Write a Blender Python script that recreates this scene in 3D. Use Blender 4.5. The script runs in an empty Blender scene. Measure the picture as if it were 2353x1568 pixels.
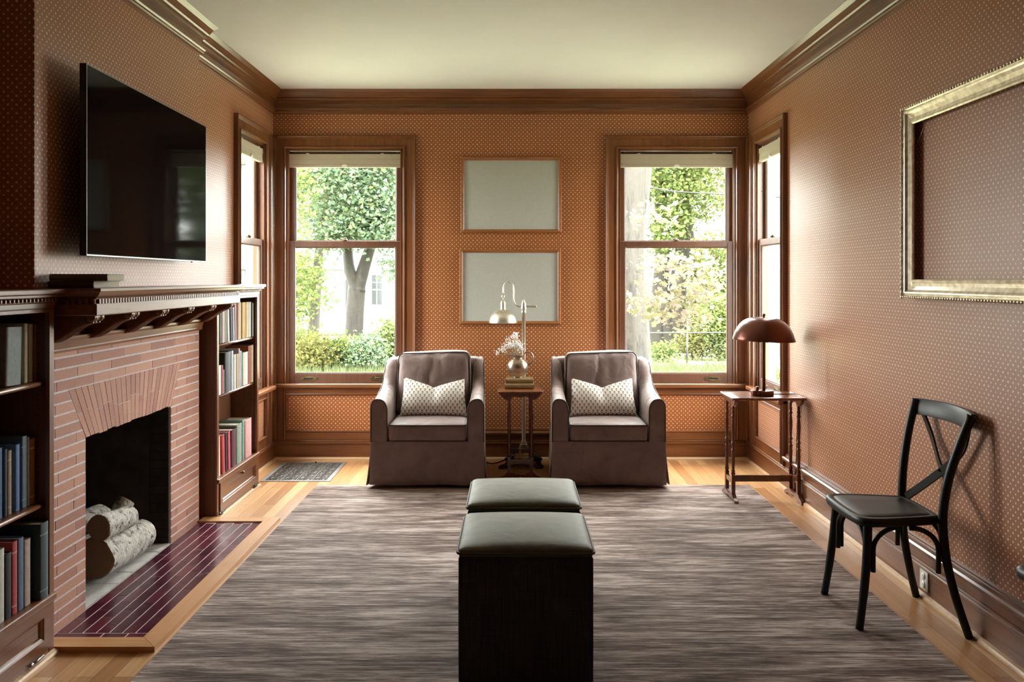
import bpy, bmesh, math, random
import numpy as np
from mathutils import Vector, Matrix
random.seed(7)
C = bpy.context.scene.collection
SC = bpy.context.scene
PI = math.pi

# ------------------------------------------------------------ camera, sky, sun, exposure
cam_d = bpy.data.cameras.new('camera'); cam = bpy.data.objects.new('camera', cam_d); C.objects.link(cam)
cam_d.sensor_width = 36.0
cam_d.lens = 36.0 * 1980.0 / 2353.0
cam_d.shift_x = -0.00064
cam_d.shift_y = -0.0612
cam_d.clip_end = 300
cam.location = (0, 0, 1.4); cam.rotation_euler = (PI / 2, 0, 0)
SC.camera = cam

world = bpy.data.worlds.new('world'); SC.world = world; world.use_nodes = True
wn = world.node_tree; wn.nodes.clear()
wo = wn.nodes.new('ShaderNodeOutputWorld'); wb = wn.nodes.new('ShaderNodeBackground')
wb.inputs['Color'].default_value = (1.0, 0.995, 0.965, 1); wb.inputs['Strength'].default_value = 17.0
wn.links.new(wb.outputs[0], wo.inputs[0])

sun_d = bpy.data.lights.new('sun', 'SUN'); sun = bpy.data.objects.new('sun', sun_d); C.objects.link(sun)
sun_d.energy = 7.0; sun_d.angle = math.radians(1.5); sun_d.color = (1.0, 0.95, 0.85)
sun.rotation_euler = (math.radians(48), 0, math.radians(3))      # from behind the viewer, high: cannot enter the far windows

def portal(name, loc, rot, sx, sy):
    d = bpy.data.lights.new(name, 'AREA'); d.shape = 'RECTANGLE'; d.size = sx; d.size_y = sy; d.energy = 1.0
    d.cycles.is_portal = True
    o = bpy.data.objects.new(name, d); C.objects.link(o); o.location = loc; o.rotation_euler = rot
portal('window_portal', (-1.307, 6.81, 1.49), (-PI / 2, 0, 0), 0.92, 1.82)
portal('window_portal', (1.275, 6.81, 1.49), (-PI / 2, 0, 0), 0.92, 1.82)
portal('window_portal', (-1.985, 6.13, 1.49), (PI / 2, 0, -PI / 2), 0.6, 1.82)
portal('window_portal', (1.96, 6.13, 1.49), (PI / 2, 0, PI / 2), 0.6, 1.82)

SC.view_settings.view_transform = 'Standard'; SC.view_settings.look = 'None'
SC.view_settings.gamma = 1.0; SC.view_settings.use_curve_mapping = False
SC.view_settings.exposure = 0.95
SC.cycles.max_bounces = 10; SC.cycles.diffuse_bounces = 7; SC.cycles.glossy_bounces = 4
SC.cycles.transparent_max_bounces = 12; SC.cycles.sample_clamp_indirect = 8.0

# ------------------------------------------------------------ mesh helpers
class MB:
    def __init__(s): s.v = []; s.f = []; s.m = []; s.sm = []
    def add(s, vs, fs, m=0, smooth=False):
        o = len(s.v); s.v.extend([tuple(p) for p in vs])
        for f in fs:
            s.f.append(tuple(i + o for i in f)); s.m.append(m); s.sm.append(smooth)
        return s
    def box(s, x0, x1, y0, y1, z0, z1, m=0):
        if x0 > x1: x0, x1 = x1, x0
        if y0 > y1: y0, y1 = y1, y0
        if z0 > z1: z0, z1 = z1, z0
        v = [(x0,y0,z0),(x1,y0,z0),(x1,y1,z0),(x0,y1,z0),(x0,y0,z1),(x1,y0,z1),(x1,y1,z1),(x0,y1,z1)]
        return s.add(v, [(0,3,2,1),(4,5,6,7),(0,1,5,4),(1,2,6,5),(2,3,7,6),(3,0,4,7)], m)
    def tube(s, pts, r, n=10, closed=False, m=0, cap=True, sx=1.0):
        P = [Vector(p) for p in pts]; k = len(P)
        R = r if isinstance(r, (list, tuple)) else [r] * k
        up = None; rings = []
        for i in range(k):
            a = P[i - 1] if (i > 0 or closed) else P[i]; b = P[(i + 1) % k] if (i < k - 1 or closed) else P[i]
            t = (b - a).normalized()
            if up is None:
                up = Vector((0, 0, 1)) if abs(t.z) < 0.9 else Vector((0, 1, 0))
            up = (up - t * up.dot(t))
            if up.length < 1e-5: up = Vector((1, 0, 0)) - t * t.x
            up.normalize(); sd = t.cross(up)
            rings.append([P[i] + (up * math.cos(2 * PI * j / n) + sd * sx * math.sin(2 * PI * j / n)) * R[i] for j in range(n)])
        vs = [p for rg in rings for p in rg]; fs = []
        for i in range(k if closed else k - 1):
            a = i * n; b = ((i + 1) % k) * n
            for j in range(n): fs.append((a + j, a + (j + 1) % n, b + (j + 1) % n, b + j))
        if cap and not closed:
            fs.append(tuple(reversed(range(n)))); fs.append(tuple((k - 1) * n + j for j in range(n)))
        return s.add(vs, fs, m, True)
    def lathe(s, prof, c=(0,0,0), n=24, m=0, axis='z', smooth=True):
        vs = []; fs = []; k = len(prof)
        for r, z in prof:
            for j in range(n):
                a = 2 * PI * j / n; x, y = r * math.cos(a), r * math.sin(a)
                if axis == 'z': p = (x, y, z)
                elif axis == 'y': p = (x, z, y)
                else: p = (z, x, y)
                vs.append((p[0] + c[0], p[1] + c[1], p[2] + c[2]))
        for i in range(k - 1):
            for j in range(n): fs.append((i*n+j, i*n+(j+1)%n, (i+1)*n+(j+1)%n, (i+1)*n+j))
        if prof[0][0] > 1e-4: fs.append(tuple(reversed(range(n))))
        if prof[-1][0] > 1e-4: fs.append(tuple((k-1)*n+j for j in range(n)))
        return s.add(vs, fs, m, smooth)
    def ball(s, c, r, n=8, m=0, sc=(1,1,1)):
        prof = [(math.sin(PI*i/n), -math.cos(PI*i/n)) for i in range(n+1)]
        vs = []; fs = []; k = n + 1; q = n + 2
        for a, z in prof:
            for j in range(q):
                t = 2*PI*j/q; vs.append((c[0]+a*math.cos(t)*r*sc[0], c[1]+a*math.sin(t)*r*sc[1], c[2]+z*r*sc[2]))
        for i in range(n):
            for j in range(q): fs.append((i*q+j, i*q+(j+1)%q, (i+1)*q+(j+1)%q, (i+1)*q+j))
        return s.add(vs, fs, m, True)
    def prism(s, poly, a0, a1, axis='y', m=0, smooth=False):
        # poly in the plane across `axis`; axis 'y': (x,z); 'x': (y,z); 'z': (x,y)
        def P(p, a):
            return (p[0], a, p[1]) if axis == 'y' else ((a, p[0], p[1]) if axis == 'x' else (p[0], p[1], a))
        n = len(poly)
        vs = [P(p, a0) for p in poly] + [P(p, a1) for p in poly]
        fs = [tuple(range(n)), tuple(reversed(range(n, 2*n)))] 
        s.add(vs, fs, m, False)
        s.add(vs, [(i, i + n, (i + 1) % n + n, (i + 1) % n) for i in range(n)], m, smooth)
        return s
    def rbox(s, x0, x1, y0, y1, z0, z1, r, n=8, puff=(0,0,0), m=0, fn=None):
        c = ((x0+x1)/2, (y0+y1)/2, (z0+z1)/2); h = ((x1-x0)/2, (y1-y0)/2, (z1-z0)/2)
        bm = bmesh.new(); bmesh.ops.create_cube(bm, size=2.0)
        bmesh.ops.subdivide_edges(bm, edges=bm.edges[:], cuts=n, use_grid_fill=True)
        for v in bm.verts:
            q = [v.co[i] for i in range(3)]
            # concentrate samples toward the edges
            p = [h[i] * (math.copysign(1 - (1 - abs(q[i])) ** 1.35, q[i])) for i in range(3)]
            inn = [max(-(h[i]-r), min(h[i]-r, p[i])) for i in range(3)]
            d = Vector([p[i]-inn[i] for i in range(3)])
            if d.length > 1e-9:
                # project onto the rounded surface
                d.normalize(); p = [inn[i] + d[i]*r for i in range(3)]
            w = [max(0.0, 1 - (p[i]/h[i])**2) for i in range(3)]
            sgn = [p[i]/h[i] for i in range(3)]
            p2 = [p[0]+puff[0]*sgn[0]*w[1]**.6*w[2]**.6, p[1]+puff[1]*sgn[1]*w[0]**.6*w[2]**.6, p[2]+puff[2]*sgn[2]*w[0]**.6*w[1]**.6]
            v.co = Vector((p2[0]+c[0], p2[1]+c[1], p2[2]+c[2]))
            if fn: v.co = Vector(fn(v.co))
        bm.verts.index_update()
        s.add([v.co[:] for v in bm.verts], [tuple(v.index for v in f.verts) for f in bm.faces], m, True)
        bm.free(); return s
    def build(s, name, mats, parent=None, world=True, bevel=0, seg=2, subsurf=0, recalc=True, off=(0,0,0)):
        me = bpy.data.meshes.new(name)
        off = Vector(off)
        if parent is not None and world:
            p = parent; 
            while p is not None: off = off + Vector(p.location); p = p.parent
        me.from_pydata([(v[0]-off[0], v[1]-off[1], v[2]-off[2]) for v in s.v], [], s.f)
        if not isinstance(mats, (list, tuple)): mats = [mats]
        for mm in mats: me.materials.append(mm)
        me.polygons.foreach_set('material_index', s.m)
        me.polygons.foreach_set('use_smooth', s.sm)
        me.update()
        if recalc:
            bm = bmesh.new(); bm.from_mesh(me); bmesh.ops.recalc_face_normals(bm, faces=bm.faces[:]); bm.to_mesh(me); bm.free()
        o = bpy.data.objects.new(name, me); C.objects.link(o)
        if parent is not None: o.parent = parent
        elif tuple(off) != (0, 0, 0): o.location = off
        if bevel:
            b = o.modifiers.new('soft_edges', 'BEVEL'); b.width = bevel; b.segments = seg; b.limit_method = 'ANGLE'; b.angle_limit = math.radians(40)
        if subsurf:
            b = o.modifiers.new('smoothing', 'SUBSURF'); b.levels = subsurf; b.render_levels = subsurf
        return o

def thing(name, label, cat, loc=(0,0,0), rotz=0, group=None):
    o = bpy.data.objects.new(name, None); C.objects.link(o); o.location = loc; o.rotation_euler = (0,0,rotz)
    o.empty_display_size = 0.1
    o['label'] = label; o['category'] = cat
    if group: o['group'] = group
    return o
def tag(o, label, cat, group=None, kind=None):
    o['label'] = label; o['category'] = cat
    if group: o['group'] = group
    if kind: o['kind'] = kind
    return o
def struct(o): o['kind'] = 'structure'; return o
def lab(o, t): o['label'] = t; return o
def sempty(name, loc=(0,0,0)):
    o = bpy.data.objects.new(name, None); C.objects.link(o); o.location = loc; o['kind'] = 'structure'; return o

def sweep_rect(mb, prof, u0, u1, z0, z1, mp, closed=True, m=0):
    # prof: (a outward from the rectangle, b toward the room); mp(u, b, z) -> world
    n = len(prof); vs = []; fs = []
    for a, b in prof:
        if closed: q = [(u0-a, z0-a), (u0-a, z1+a), (u1+a, z1+a), (u1+a, z0-a)]
        else: q = [(u0-a, z0), (u0-a, z1+a), (u1+a, z1+a), (u1+a, z0)]
        vs += [mp(u, b, z) for u, z in q]
    for i in range(n - 1):
        for j in range(4 if closed else 3):
            k = (j + 1) % 4; fs.append((i*4+j, i*4+k, (i+1)*4+k, (i+1)*4+j))
    mb.add(vs, fs, m); return mb
def run(mb, prof, p0, p1, nrm, e0=1, e1=1, m=0):
    p0 = Vector((*p0, 0)); p1 = Vector((*p1, 0)); nrm = Vector((*nrm, 0)); d = (p1 - p0).normalized()
    vs = []; n = len(prof)
    for b, z in prof:
        a = p0 + nrm*b + d*(e0*b); c = p1 + nrm*b - d*(e1*b)
        vs += [(a.x, a.y, z), (c.x, c.y, z)]
    mb.add(vs, [(2*i, 2*i+1, 2*i+3, 2*i+2) for i in range(n-1)], m)
    mb.add(vs, [tuple(2*i for i in range(n)), tuple(2*i+1 for i in reversed(range(n)))], m)
    return mb

# ------------------------------------------------------------ materials
class NT:
    def __init__(s, name):
        s.mat = bpy.data.materials.new(name); s.mat.use_nodes = True; s.t = s.mat.node_tree; s.t.nodes.clear()
        s.out = s.t.nodes.new('ShaderNodeOutputMaterial')
    def n(s, typ, **kw):
        nd = s.t.nodes.new('ShaderNode' + typ)
        for k, v in kw.items():
            if k in nd.inputs.keys(): s.set(nd.inputs[k], v)
            else: setattr(nd, k, v)
        return nd
    def set(s, sock, v):
        if isinstance(v, bpy.types.NodeSocket): s.t.links.new(v, sock)
        elif isinstance(v, (tuple, list)):
            sock.default_value = tuple(v) + ((1,) if len(sock.default_value) == 4 and len(v) == 3 else ())
        else: sock.default_value = v
    def math(s, op, a, b=None, c=None, clamp=False):
        nd = s.t.nodes.new('ShaderNodeMath'); nd.operation = op; nd.use_clamp = clamp
        s.set(nd.inputs[0], a)
        if b is not None: s.set(nd.inputs[1], b)
        if c is not None: s.set(nd.inputs[2], c)
        return nd.outputs[0]
    def mix(s, f, a, b, mode='MIX'):
        nd = s.t.nodes.new('ShaderNodeMix'); nd.data_type = 'RGBA'; nd.blend_type = mode
        s.set(nd.inputs[0], f); s.set(nd.inputs[6], a); s.set(nd.inputs[7], b); return nd.outputs[2]
    def ramp(s, f, stops):
        nd = s.t.nodes.new('ShaderNodeValToRGB'); s.set(nd.inputs[0], f)
        el = nd.color_ramp.elements
        while len(el) < len(stops): el.new(0.5)
        for e, (p, c) in zip(el, stops): e.position = p; e.color = tuple(c) + (1,)
        return nd.outputs[0]
    def coord(s, scale=(1,1,1), rot=(0,0,0), kind='Object', loc=(0,0,0)):
        tc = s.n('TexCoord'); mp = s.t.nodes.new('ShaderNodeMapping')
        mp.inputs['Scale'].default_value = scale; mp.inputs['Rotation'].default_value = rot; mp.inputs['Location'].default_value = loc
        s.t.links.new(tc.outputs[kind], mp.inputs['Vector']); return mp.outputs[0]
    def noise(s, vec, scale=5, detail=3, rough=0.5, dist=0):
        nd = s.t.nodes.new('ShaderNodeTexNoise')
        s.set(nd.inputs['Vector'], vec); nd.inputs['Scale'].default_value = scale; nd.inputs['Detail'].default_value = detail
        nd.inputs['Roughness'].default_value = rough; nd.inputs['Distortion'].default_value = dist
        return nd.outputs[0]
    def bump(s, h, strength=0.3, dist=0.01):
        nd = s.t.nodes.new('ShaderNodeBump'); nd.inputs['Strength'].default_value = strength; nd.inputs['Distance'].default_value = dist
        s.set(nd.inputs['Height'], h); return nd.outputs[0]
    def pbr(s, color, rough=0.5, metal=0.0, normal=None, **kw):
        b = s.t.nodes.new('ShaderNodeBsdfPrincipled')
        s.set(b.inputs['Base Color'], color); s.set(b.inputs['Roughness'], rough); s.set(b.inputs['Metallic'], metal)
        if normal is not None: s.set(b.inputs['Normal'], normal)
        for k, v in kw.items(): s.set(b.inputs[k.replace('_', ' ')], v)
        s.t.links.new(b.outputs[0], s.out.inputs[0]); return s.mat

def plain(name, col, rough=0.5, metal=0.0, var=0.12, scale=20, bump=0.0, **kw):
    t = NT(name); v = t.coord(); n = t.noise(v, scale, 3)
    c = t.ramp(n, [(0.3, [x*(1-var) for x in col]), (0.7, [min(1, x*(1+var)) for x in col])])
    nm = t.bump(n, bump, 0.004) if bump else None
    return t.pbr(c, rough, metal, nm, **kw)

def wood(name, dark, light, axis='z', rough=0.34, s=1.0, coat=0.25):
    t = NT(name)
    sc = {'x': (1.2, 26, 26), 'y': (26, 1.2, 26), 'z': (26, 26, 1.2)}[axis]
    v = t.coord(tuple(q*s for q in sc))
    g = t.noise(v, 1.6, 5, 0.6, 1.1)
    v2 = t.coord((1.5, 1.5, 1.5)); big = t.noise(v2, 1.2, 2)
    f = t.math('MULTIPLY_ADD', big, 0.5, t.math('MULTIPLY', g, 0.75))
    c = t.ramp(f, [(0.38, dark), (0.52, [(a+b)/2 for a, b in zip(dark, light)]), (0.78, light)])
    return t.pbr(c, rough, 0, t.bump(g, 0.08, 0.002), Coat_Weight=coat, Coat_Roughness=0.25)

OAKD = (0.060, 0.018, 0.006); OAKL = (0.215, 0.078, 0.024)
W_z = wood('oak trim upright grain', OAKD, OAKL, 'z')
W_x = wood('oak trim cross grain', OAKD, OAKL, 'x')
W_y = wood('oak trim side grain', OAKD, OAKL, 'y')
W_sash = wood('sash brown', (0.055, 0.020, 0.010), (0.13, 0.052, 0.027), 'z', 0.4)
W_sill = wood('floor border oak', (0.42, 0.2, 0.075), (0.68, 0.37, 0.16), 'y', 0.35)
W_sillx = wood('floor border oak across', (0.42, 0.2, 0.075), (0.68, 0.37, 0.16), 'x', 0.35)
W_frame = wood('picture frame oak', (0.10, 0.028, 0.006), (0.36, 0.135, 0.035), 'x', 0.32, 1.5)
W_framez = wood('picture frame oak upright', (0.10, 0.028, 0.006), (0.36, 0.135, 0.035), 'z', 0.32, 1.5)
W_mah = wood('mahogany', (0.045, 0.012, 0.006), (0.15, 0.045, 0.02), 'z', 0.24, 1.0, 0.5)
W_mahtop = wood('mahogany top', (0.11, 0.035, 0.016), (0.26, 0.095, 0.042), 'x', 0.22, 1.0, 0.5)
W_in = wood('bookcase inside', (0.07, 0.024, 0.009), (0.17, 0.065, 0.026), 'z', 0.45, 1.0, 0.1)

def wallpaper(name, axis):
    t = NT(name); tc = t.n('TexCoord'); sp = t.n('SeparateXYZ'); t.t.links.new(tc.outputs['Object'], sp.inputs[0])
    u = sp.outputs[0] if axis == 'x' else sp.outputs[1]; w = sp.outputs[2]
    nz = t.noise(t.coord(), 160, 2)
    nz2 = t.noise(t.coord((1,1,1), loc=(3,5,7)), 160, 2)
    p = 0.0323
    def lattice(off, rad):
        a = t.math('ADD', t.math('DIVIDE', u, p), off); b = t.math('ADD', t.math('DIVIDE', w, p), off)
        fa = t.math('SUBTRACT', t.math('FRACT', a), 0.5); fb = t.math('SUBTRACT', t.math('FRACT', b), 0.5)
        fa = t.math('ADD', fa, t.math('MULTIPLY', t.math('SUBTRACT', nz, 0.5), 0.16)); fb = t.math('ADD', fb, t.math('MULTIPLY', t.math('SUBTRACT', nz2, 0.5), 0.16))
        d = t.math('SQRT', t.math('ADD', t.math('MULTIPLY', fa, fa), t.math('MULTIPLY', fb, fb)))
        mr = t.n('MapRange'); t.set(mr.inputs[0], d); mr.inputs[1].default_value = rad; mr.inputs[2].default_value = rad - 0.045
        return mr.outputs[0]
    dots = t.math('MAXIMUM', lattice(0.0, 0.152), lattice(0.5, 0.128))
    base = t.ramp(t.noise(t.coord(), 1.3, 2), [(0.3, (0.285, 0.082, 0.015)), (0.7, (0.325, 0.099, 0.020))])
    # paper seams every 0.52 m
    fr = t.math('ABSOLUTE', t.math('SUBTRACT', t.math('FRACT', t.math('DIVIDE', u, 0.52)), 0.5))
    seam = t.math('GREATER_THAN', fr, 0.4984)
    base = t.mix(t.math('MULTIPLY', seam, 0.22), base, (0.16, 0.05, 0.02))
    c = t.mix(dots, base, (0.72, 0.62, 0.42))
    return t.pbr(c, t.math('MULTIPLY_ADD', dots, -0.05, 0.48), 0, None, Specular_IOR_Level=0.6, Coat_Weight=0.16, Coat_Roughness=0.42, Coat_IOR=1.5, Sheen_Weight=0.2, Sheen_Roughness=0.4)
PAPER_X = wallpaper('dotted wallpaper far wall', 'x'); PAPER_Y = wallpaper('dotted wallpaper side walls', 'y')

def m_ceiling():
    t = NT('ceiling plaster'); n = t.noise(t.coord(), 3, 5, 0.6)
    c = t.ramp(n, [(0.3, (0.785, 0.805, 0.83)), (0.7, (0.82, 0.84, 0.865))])
    return t.pbr(c, 0.85, 0, t.bump(t.noise(t.coord(), 40, 4), 0.15, 0.003))
def m_floor():
    t = NT('oak strip floor'); tc = t.n('TexCoord'); sp = t.n('SeparateXYZ'); t.t.links.new(tc.outputs['Object'], sp.inputs[0])
    cb = t.n('CombineXYZ'); t.t.links.new(sp.outputs[1], cb.inputs[0]); t.t.links.new(sp.outputs[0], cb.inputs[1])
    br = t.n('TexBrick'); t.t.links.new(cb.outputs[0], br.inputs['Vector'])
    br.offset = 0.37; br.inputs['Scale'].default_value = 1.0; br.inputs['Brick Width'].default_value = 1.15; br.inputs['Row Height'].default_value = 0.070
    br.inputs['Mortar Size'].default_value = 0.0009; br.inputs['Mortar Smooth'].default_value = 0.2
    br.inputs['Color1'].default_value = (0.44, 0.20, 0.07, 1); br.inputs['Color2'].default_value = (0.78, 0.47, 0.23, 1); br.inputs['Mortar'].default_value = (0.16, 0.07, 0.03, 1)
    g = t.noise(t.coord((60, 1.6, 1)), 1.3, 4, 0.6, 0.8)
    c = t.mix(0.5, br.outputs[0], t.ramp(g, [(0.3, (0.48, 0.4, 0.34)), (0.7, (1.0, 0.98, 0.95))]), 'MULTIPLY')
    return t.pbr(c, t.math('MULTIPLY_ADD', g, 0.15, 0.26), 0, t.bump(br.outputs['Fac'], 0.25, -0.001), Coat_Weight=0.2, Coat_Roughness=0.2)
def m_rug():
    t = NT('taupe striated rug')
    a = t.noise(t.coord((2.6, 66, 1)), 1.0, 6, 0.78, 0.4)
    b = t.noise(t.coord((8, 190, 1)), 1.0, 3, 0.6)
    big = t.noise(t.coord((1.0, 6.5, 1)), 1.5, 6, 0.72, 0.5)
    f = t.math('ADD', t.math('MULTIPLY', a, 0.37), t.math('ADD', t.math('MULTIPLY', b, 0.27), t.math('MULTIPLY', big, 0.36)))
    c = t.ramp(f, [(0.415, (0.026, 0.014, 0.010)), (0.460, (0.09, 0.057, 0.045)), (0.505, (0.22, 0.160, 0.138)), (0.575, (0.58, 0.49, 0.46))])
    return t.pbr(c, 0.8, 0, t.bump(b, 0.5, 0.004), Sheen_Weight=0.10, Sheen_Roughness=0.4, Sheen_Tint=(1.0, 0.88, 0.82), Specular_IOR_Level=0.15)
def m_velvet(name, c0, c1, sheen=0.5, sc=6, rough=0.75, tint=(1,1,1), bs=0.45):
    t = NT(name); n = t.noise(t.coord(), sc, 4, 0.6, 0.6); fine = t.noise(t.coord(), 420, 2)
    c = t.ramp(n, [(0.32, c0), (0.68, c1)])
    w = t.noise(t.coord((1,1,1)), 9, 2, 0.5, 0.8)
    h = t.math('ADD', t.math('MULTIPLY', w, 1.0), t.math('MULTIPLY', fine, 0.06))
    return t.pbr(c, rough, 0, t.bump(h, bs, 0.02), Sheen_Weight=sheen, Sheen_Roughness=0.35, Sheen_Tint=tint)
def m_linen(name, c0, c1):
    t = NT(name); a = t.noise(t.coord((320, 320, 9)), 1, 2); b = t.noise(t.coord((12, 12, 420)), 1, 2)
    f = t.math('MULTIPLY_ADD', a, 0.6, t.math('MULTIPLY', b, 0.4))
    return t.pbr(t.ramp(f, [(0.35, c0), (0.62, c1)]), 0.85, 0, t.bump(f, 0.25, 0.002))
def m_brick():
    t = NT('roman brick'); g = t.n('NewGeometry')
    c = t.ramp(g.outputs['Random Per Island'], [(0.0, (0.36, 0.165, 0.12)), (0.35, (0.44, 0.215, 0.155)), (0.7, (0.52, 0.28, 0.195)), (1.0, (0.40, 0.19, 0.145))])
    s = t.noise(t.coord(), 170, 2, 0.7); sp = t.ramp(s, [(0.56, (1,1,1)), (0.68, (0.40, 0.35, 0.35))])
    big = t.noise(t.coord(), 7, 3); soot = t.ramp(big, [(0.58, (1,1,1)), (0.75, (0.55, 0.55, 0.6))])
    c = t.mix(0.8, c, sp, 'MULTIPLY'); c = t.mix(0.5, c, soot, 'MULTIPLY')
    return t.pbr(c, 0.78, 0, t.bump(s, 0.35, 0.003))
def m_tile():
    t = NT('plum glazed tile'); g = t.n('NewGeometry')
    c = t.ramp(g.outputs['Random Per Island'], [(0.0, (0.052, 0.008, 0.020)), (0.5, (0.080, 0.013, 0.030)), (1.0, (0.12, 0.022, 0.036))])
    n = t.noise(t.coord(), 9, 3)
    return t.pbr(c, t.math('MULTIPLY_ADD', n, 0.25, 0.10), 0, t.bump(n, 0.05, 0.01))
def m_bark(name, d, l, vert=True, sc=14):
    t = NT(name); v = t.coord((sc, sc, sc*0.28) if vert else (sc, sc*0.4, sc))
    w = t.noise(v, 1.0, 6, 0.7, 1.2)
    return t.pbr(t.ramp(w, [(0.36, d), (0.47, l), (0.75, [min(1, q*1.25) for q in l])]), 0.9, 0, t.bump(w, 0.8, 0.03))
def m_birch():
    t = NT('white log bark'); a = t.noise(t.coord(), 22, 5, 0.7, 1.0); b = t.noise(t.coord(), 5, 3)
    c = t.ramp(a, [(0.38, (0.04, 0.03, 0.028)), (0.46, (0.5, 0.47, 0.43)), (0.7, (0.78, 0.76, 0.71))])
    return t.pbr(c, 0.85, 0, t.bump(a, 0.9, 0.015))
def m_leaf(name, cols, trans=0.35):
    t = NT(name); g = t.n('NewGeometry'); k = len(cols)
    c = t.ramp(g.outputs['Random Per Island'], [(i/(k-1), q) for i, q in enumerate(cols)])
    d = t.n('BsdfDiffuse', Color=c); tr = t.n('BsdfTranslucent', Color=c)
    mx = t.n('MixShader'); mx.inputs[0].default_value = trans
    t.t.links.new(d.outputs[0], mx.inputs[1]); t.t.links.new(tr.outputs[0], mx.inputs[2]); t.t.links.new(mx.outputs[0], t.out.inputs[0]); return t.mat
def m_glass():
    t = NT('window glass'); tr = t.n('BsdfTransparent', Color=(0.97, 0.99, 0.98)); gl = t.n('BsdfGlossy', Color=(1,1,1), Roughness=0.02)
    fr0 = t.n('Fresnel', IOR=1.35); gm = t.n('NewGeometry'); mx = t.n('MixShader')
    class F: outputs = [t.math('MULTIPLY', fr0.outputs[0], t.math('SUBTRACT', 1.0, gm.outputs['Backfacing']))]
    fr = F
    t.t.links.new(fr.outputs[0], mx.inputs[0]); t.t.links.new(tr.outputs[0], mx.inputs[1]); t.t.links.new(gl.outputs[0], mx.inputs[2])
    t.t.links.new(mx.outputs[0], t.out.inputs[0]); return t.mat

CEIL = m_ceiling(); FLOOR = m_floor(); RUG = m_rug(); BRICK = m_brick(); TILE = m_tile(); GLASS = m_glass(); BIRCH = m_birch()
MORTAR = plain('mortar', (0.62, 0.57, 0.58), 0.9, bump=0.3, scale=60)
GROUT = plain('grout', (0.55, 0.47, 0.47), 0.8, scale=80)
SOOT = plain('sooty firebox', (0.030, 0.026, 0.024), 0.85, var=0.6, scale=9, bump=0.4)
ASH = plain('ashy hearth floor', (0.52, 0.51, 0.49), 0.9, var=0.18, scale=14, bump=0.3)
SLIP = m_velvet('taupe slipcover velvet', (0.165, 0.108, 0.098), (0.235, 0.162, 0.146), 1.0, 7, 0.55, tint=(1.0, 0.92, 0.90))
PIPE = plain('dark taupe piping', (0.05, 0.034, 0.03), 0.7)
OTTO = m_velvet('olive velvet', (0.072, 0.062, 0.036), (0.125, 0.110, 0.068), 0.5, 8, 0.6, tint=(0.95, 1.0, 0.92), bs=0.12)
OTTS = m_linen('charcoal linen', (0.014, 0.014, 0.017), (0.055, 0.055, 0.062))
OPIPE = plain('olive piping', (0.05, 0.053, 0.04), 0.6)
BLACKW = plain('black painted wood', (0.010, 0.011, 0.009), 0.42, var=0.3, scale=12, bump=0.05, Specular_IOR_Level=0.3)
IRON = plain('dark cast iron', (0.012, 0.012, 0.011), 0.42, 0.6, bump=0.15)
BRASS = plain('antique brass', (0.42, 0.34, 0.19), 0.30, 1.0, var=0.15, scale=8)
BRASSL = plain('brushed pale brass', (0.78, 0.74, 0.62), 0.42, 1.0, var=0.06, scale=4)
BRASSD = plain('aged brass', (0.20, 0.15, 0.07), 0.36, 1.0, var=0.3, scale=12)
COPPER = plain('bronze red lamp metal', (0.15, 0.048, 0.030), 0.28, 0.6, var=0.1, scale=5)
PEWTER = plain('bronze jug', (0.46, 0.36, 0.27), 0.30, 0.85, var=0.1, scale=6)
def m_screen():
    t = NT('screen black'); d = t.n('BsdfDiffuse', Color=(0.003, 0.003, 0.0035)); g = t.n('BsdfGlossy', Color=(1, 1, 1), Roughness=0.06)
    mx = t.n('MixShader'); mx.inputs[0].default_value = 0.035
    t.t.links.new(d.outputs[0], mx.inputs[1]); t.t.links.new(g.outputs[0], mx.inputs[2]); t.t.links.new(mx.outputs[0], t.out.inputs[0]); return t.mat
TVB = m_screen()
TVF = plain('tv casing black', (0.012, 0.012, 0.013), 0.4)
TVS = plain('tv silver edge', (0.22, 0.22, 0.23), 0.35, 0.9)
BOARDG = plain('blank grey board', (0.42, 0.43, 0.39), 0.8, var=0.05, scale=90)
SHADE = plain('linen roller shade', (0.44, 0.385, 0.315), 0.85, var=0.05, scale=120)
EXTP = plain('white outside paint', (0.70, 0.72, 0.72), 0.6, var=0.03)
WHITEP = plain('white plastic', (0.78, 0.77, 0.73), 0.4, var=0.02)
DARK = plain('dark slot', (0.01, 0.01, 0.01), 0.8)
PAGES = plain('book pages', (0.58, 0.53, 0.42), 0.9, var=0.1, scale=150)
GRILLE = plain('grey register metal', (0.42, 0.41, 0.39), 0.42, 0.6)
SHOE = wood('shoe moulding', (0.46, 0.27, 0.13), (0.66, 0.44, 0.25), 'x', 0.4)
FLOWER = plain('white blossom', (0.82, 0.82, 0.80), 0.8, var=0.05)
STEM = plain('dry stem', (0.30, 0.28, 0.17), 0.8)
def m_gilt():
    t = NT('worn gilt'); n = t.noise(t.coord(), 30, 4, 0.6)
    return t.pbr(t.ramp(n, [(0.35, (0.56, 0.49, 0.36)), (0.6, (0.86, 0.79, 0.64))]), 0.33, 0.8, t.bump(n, 0.2, 0.003))
GILT = m_gilt()

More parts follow.
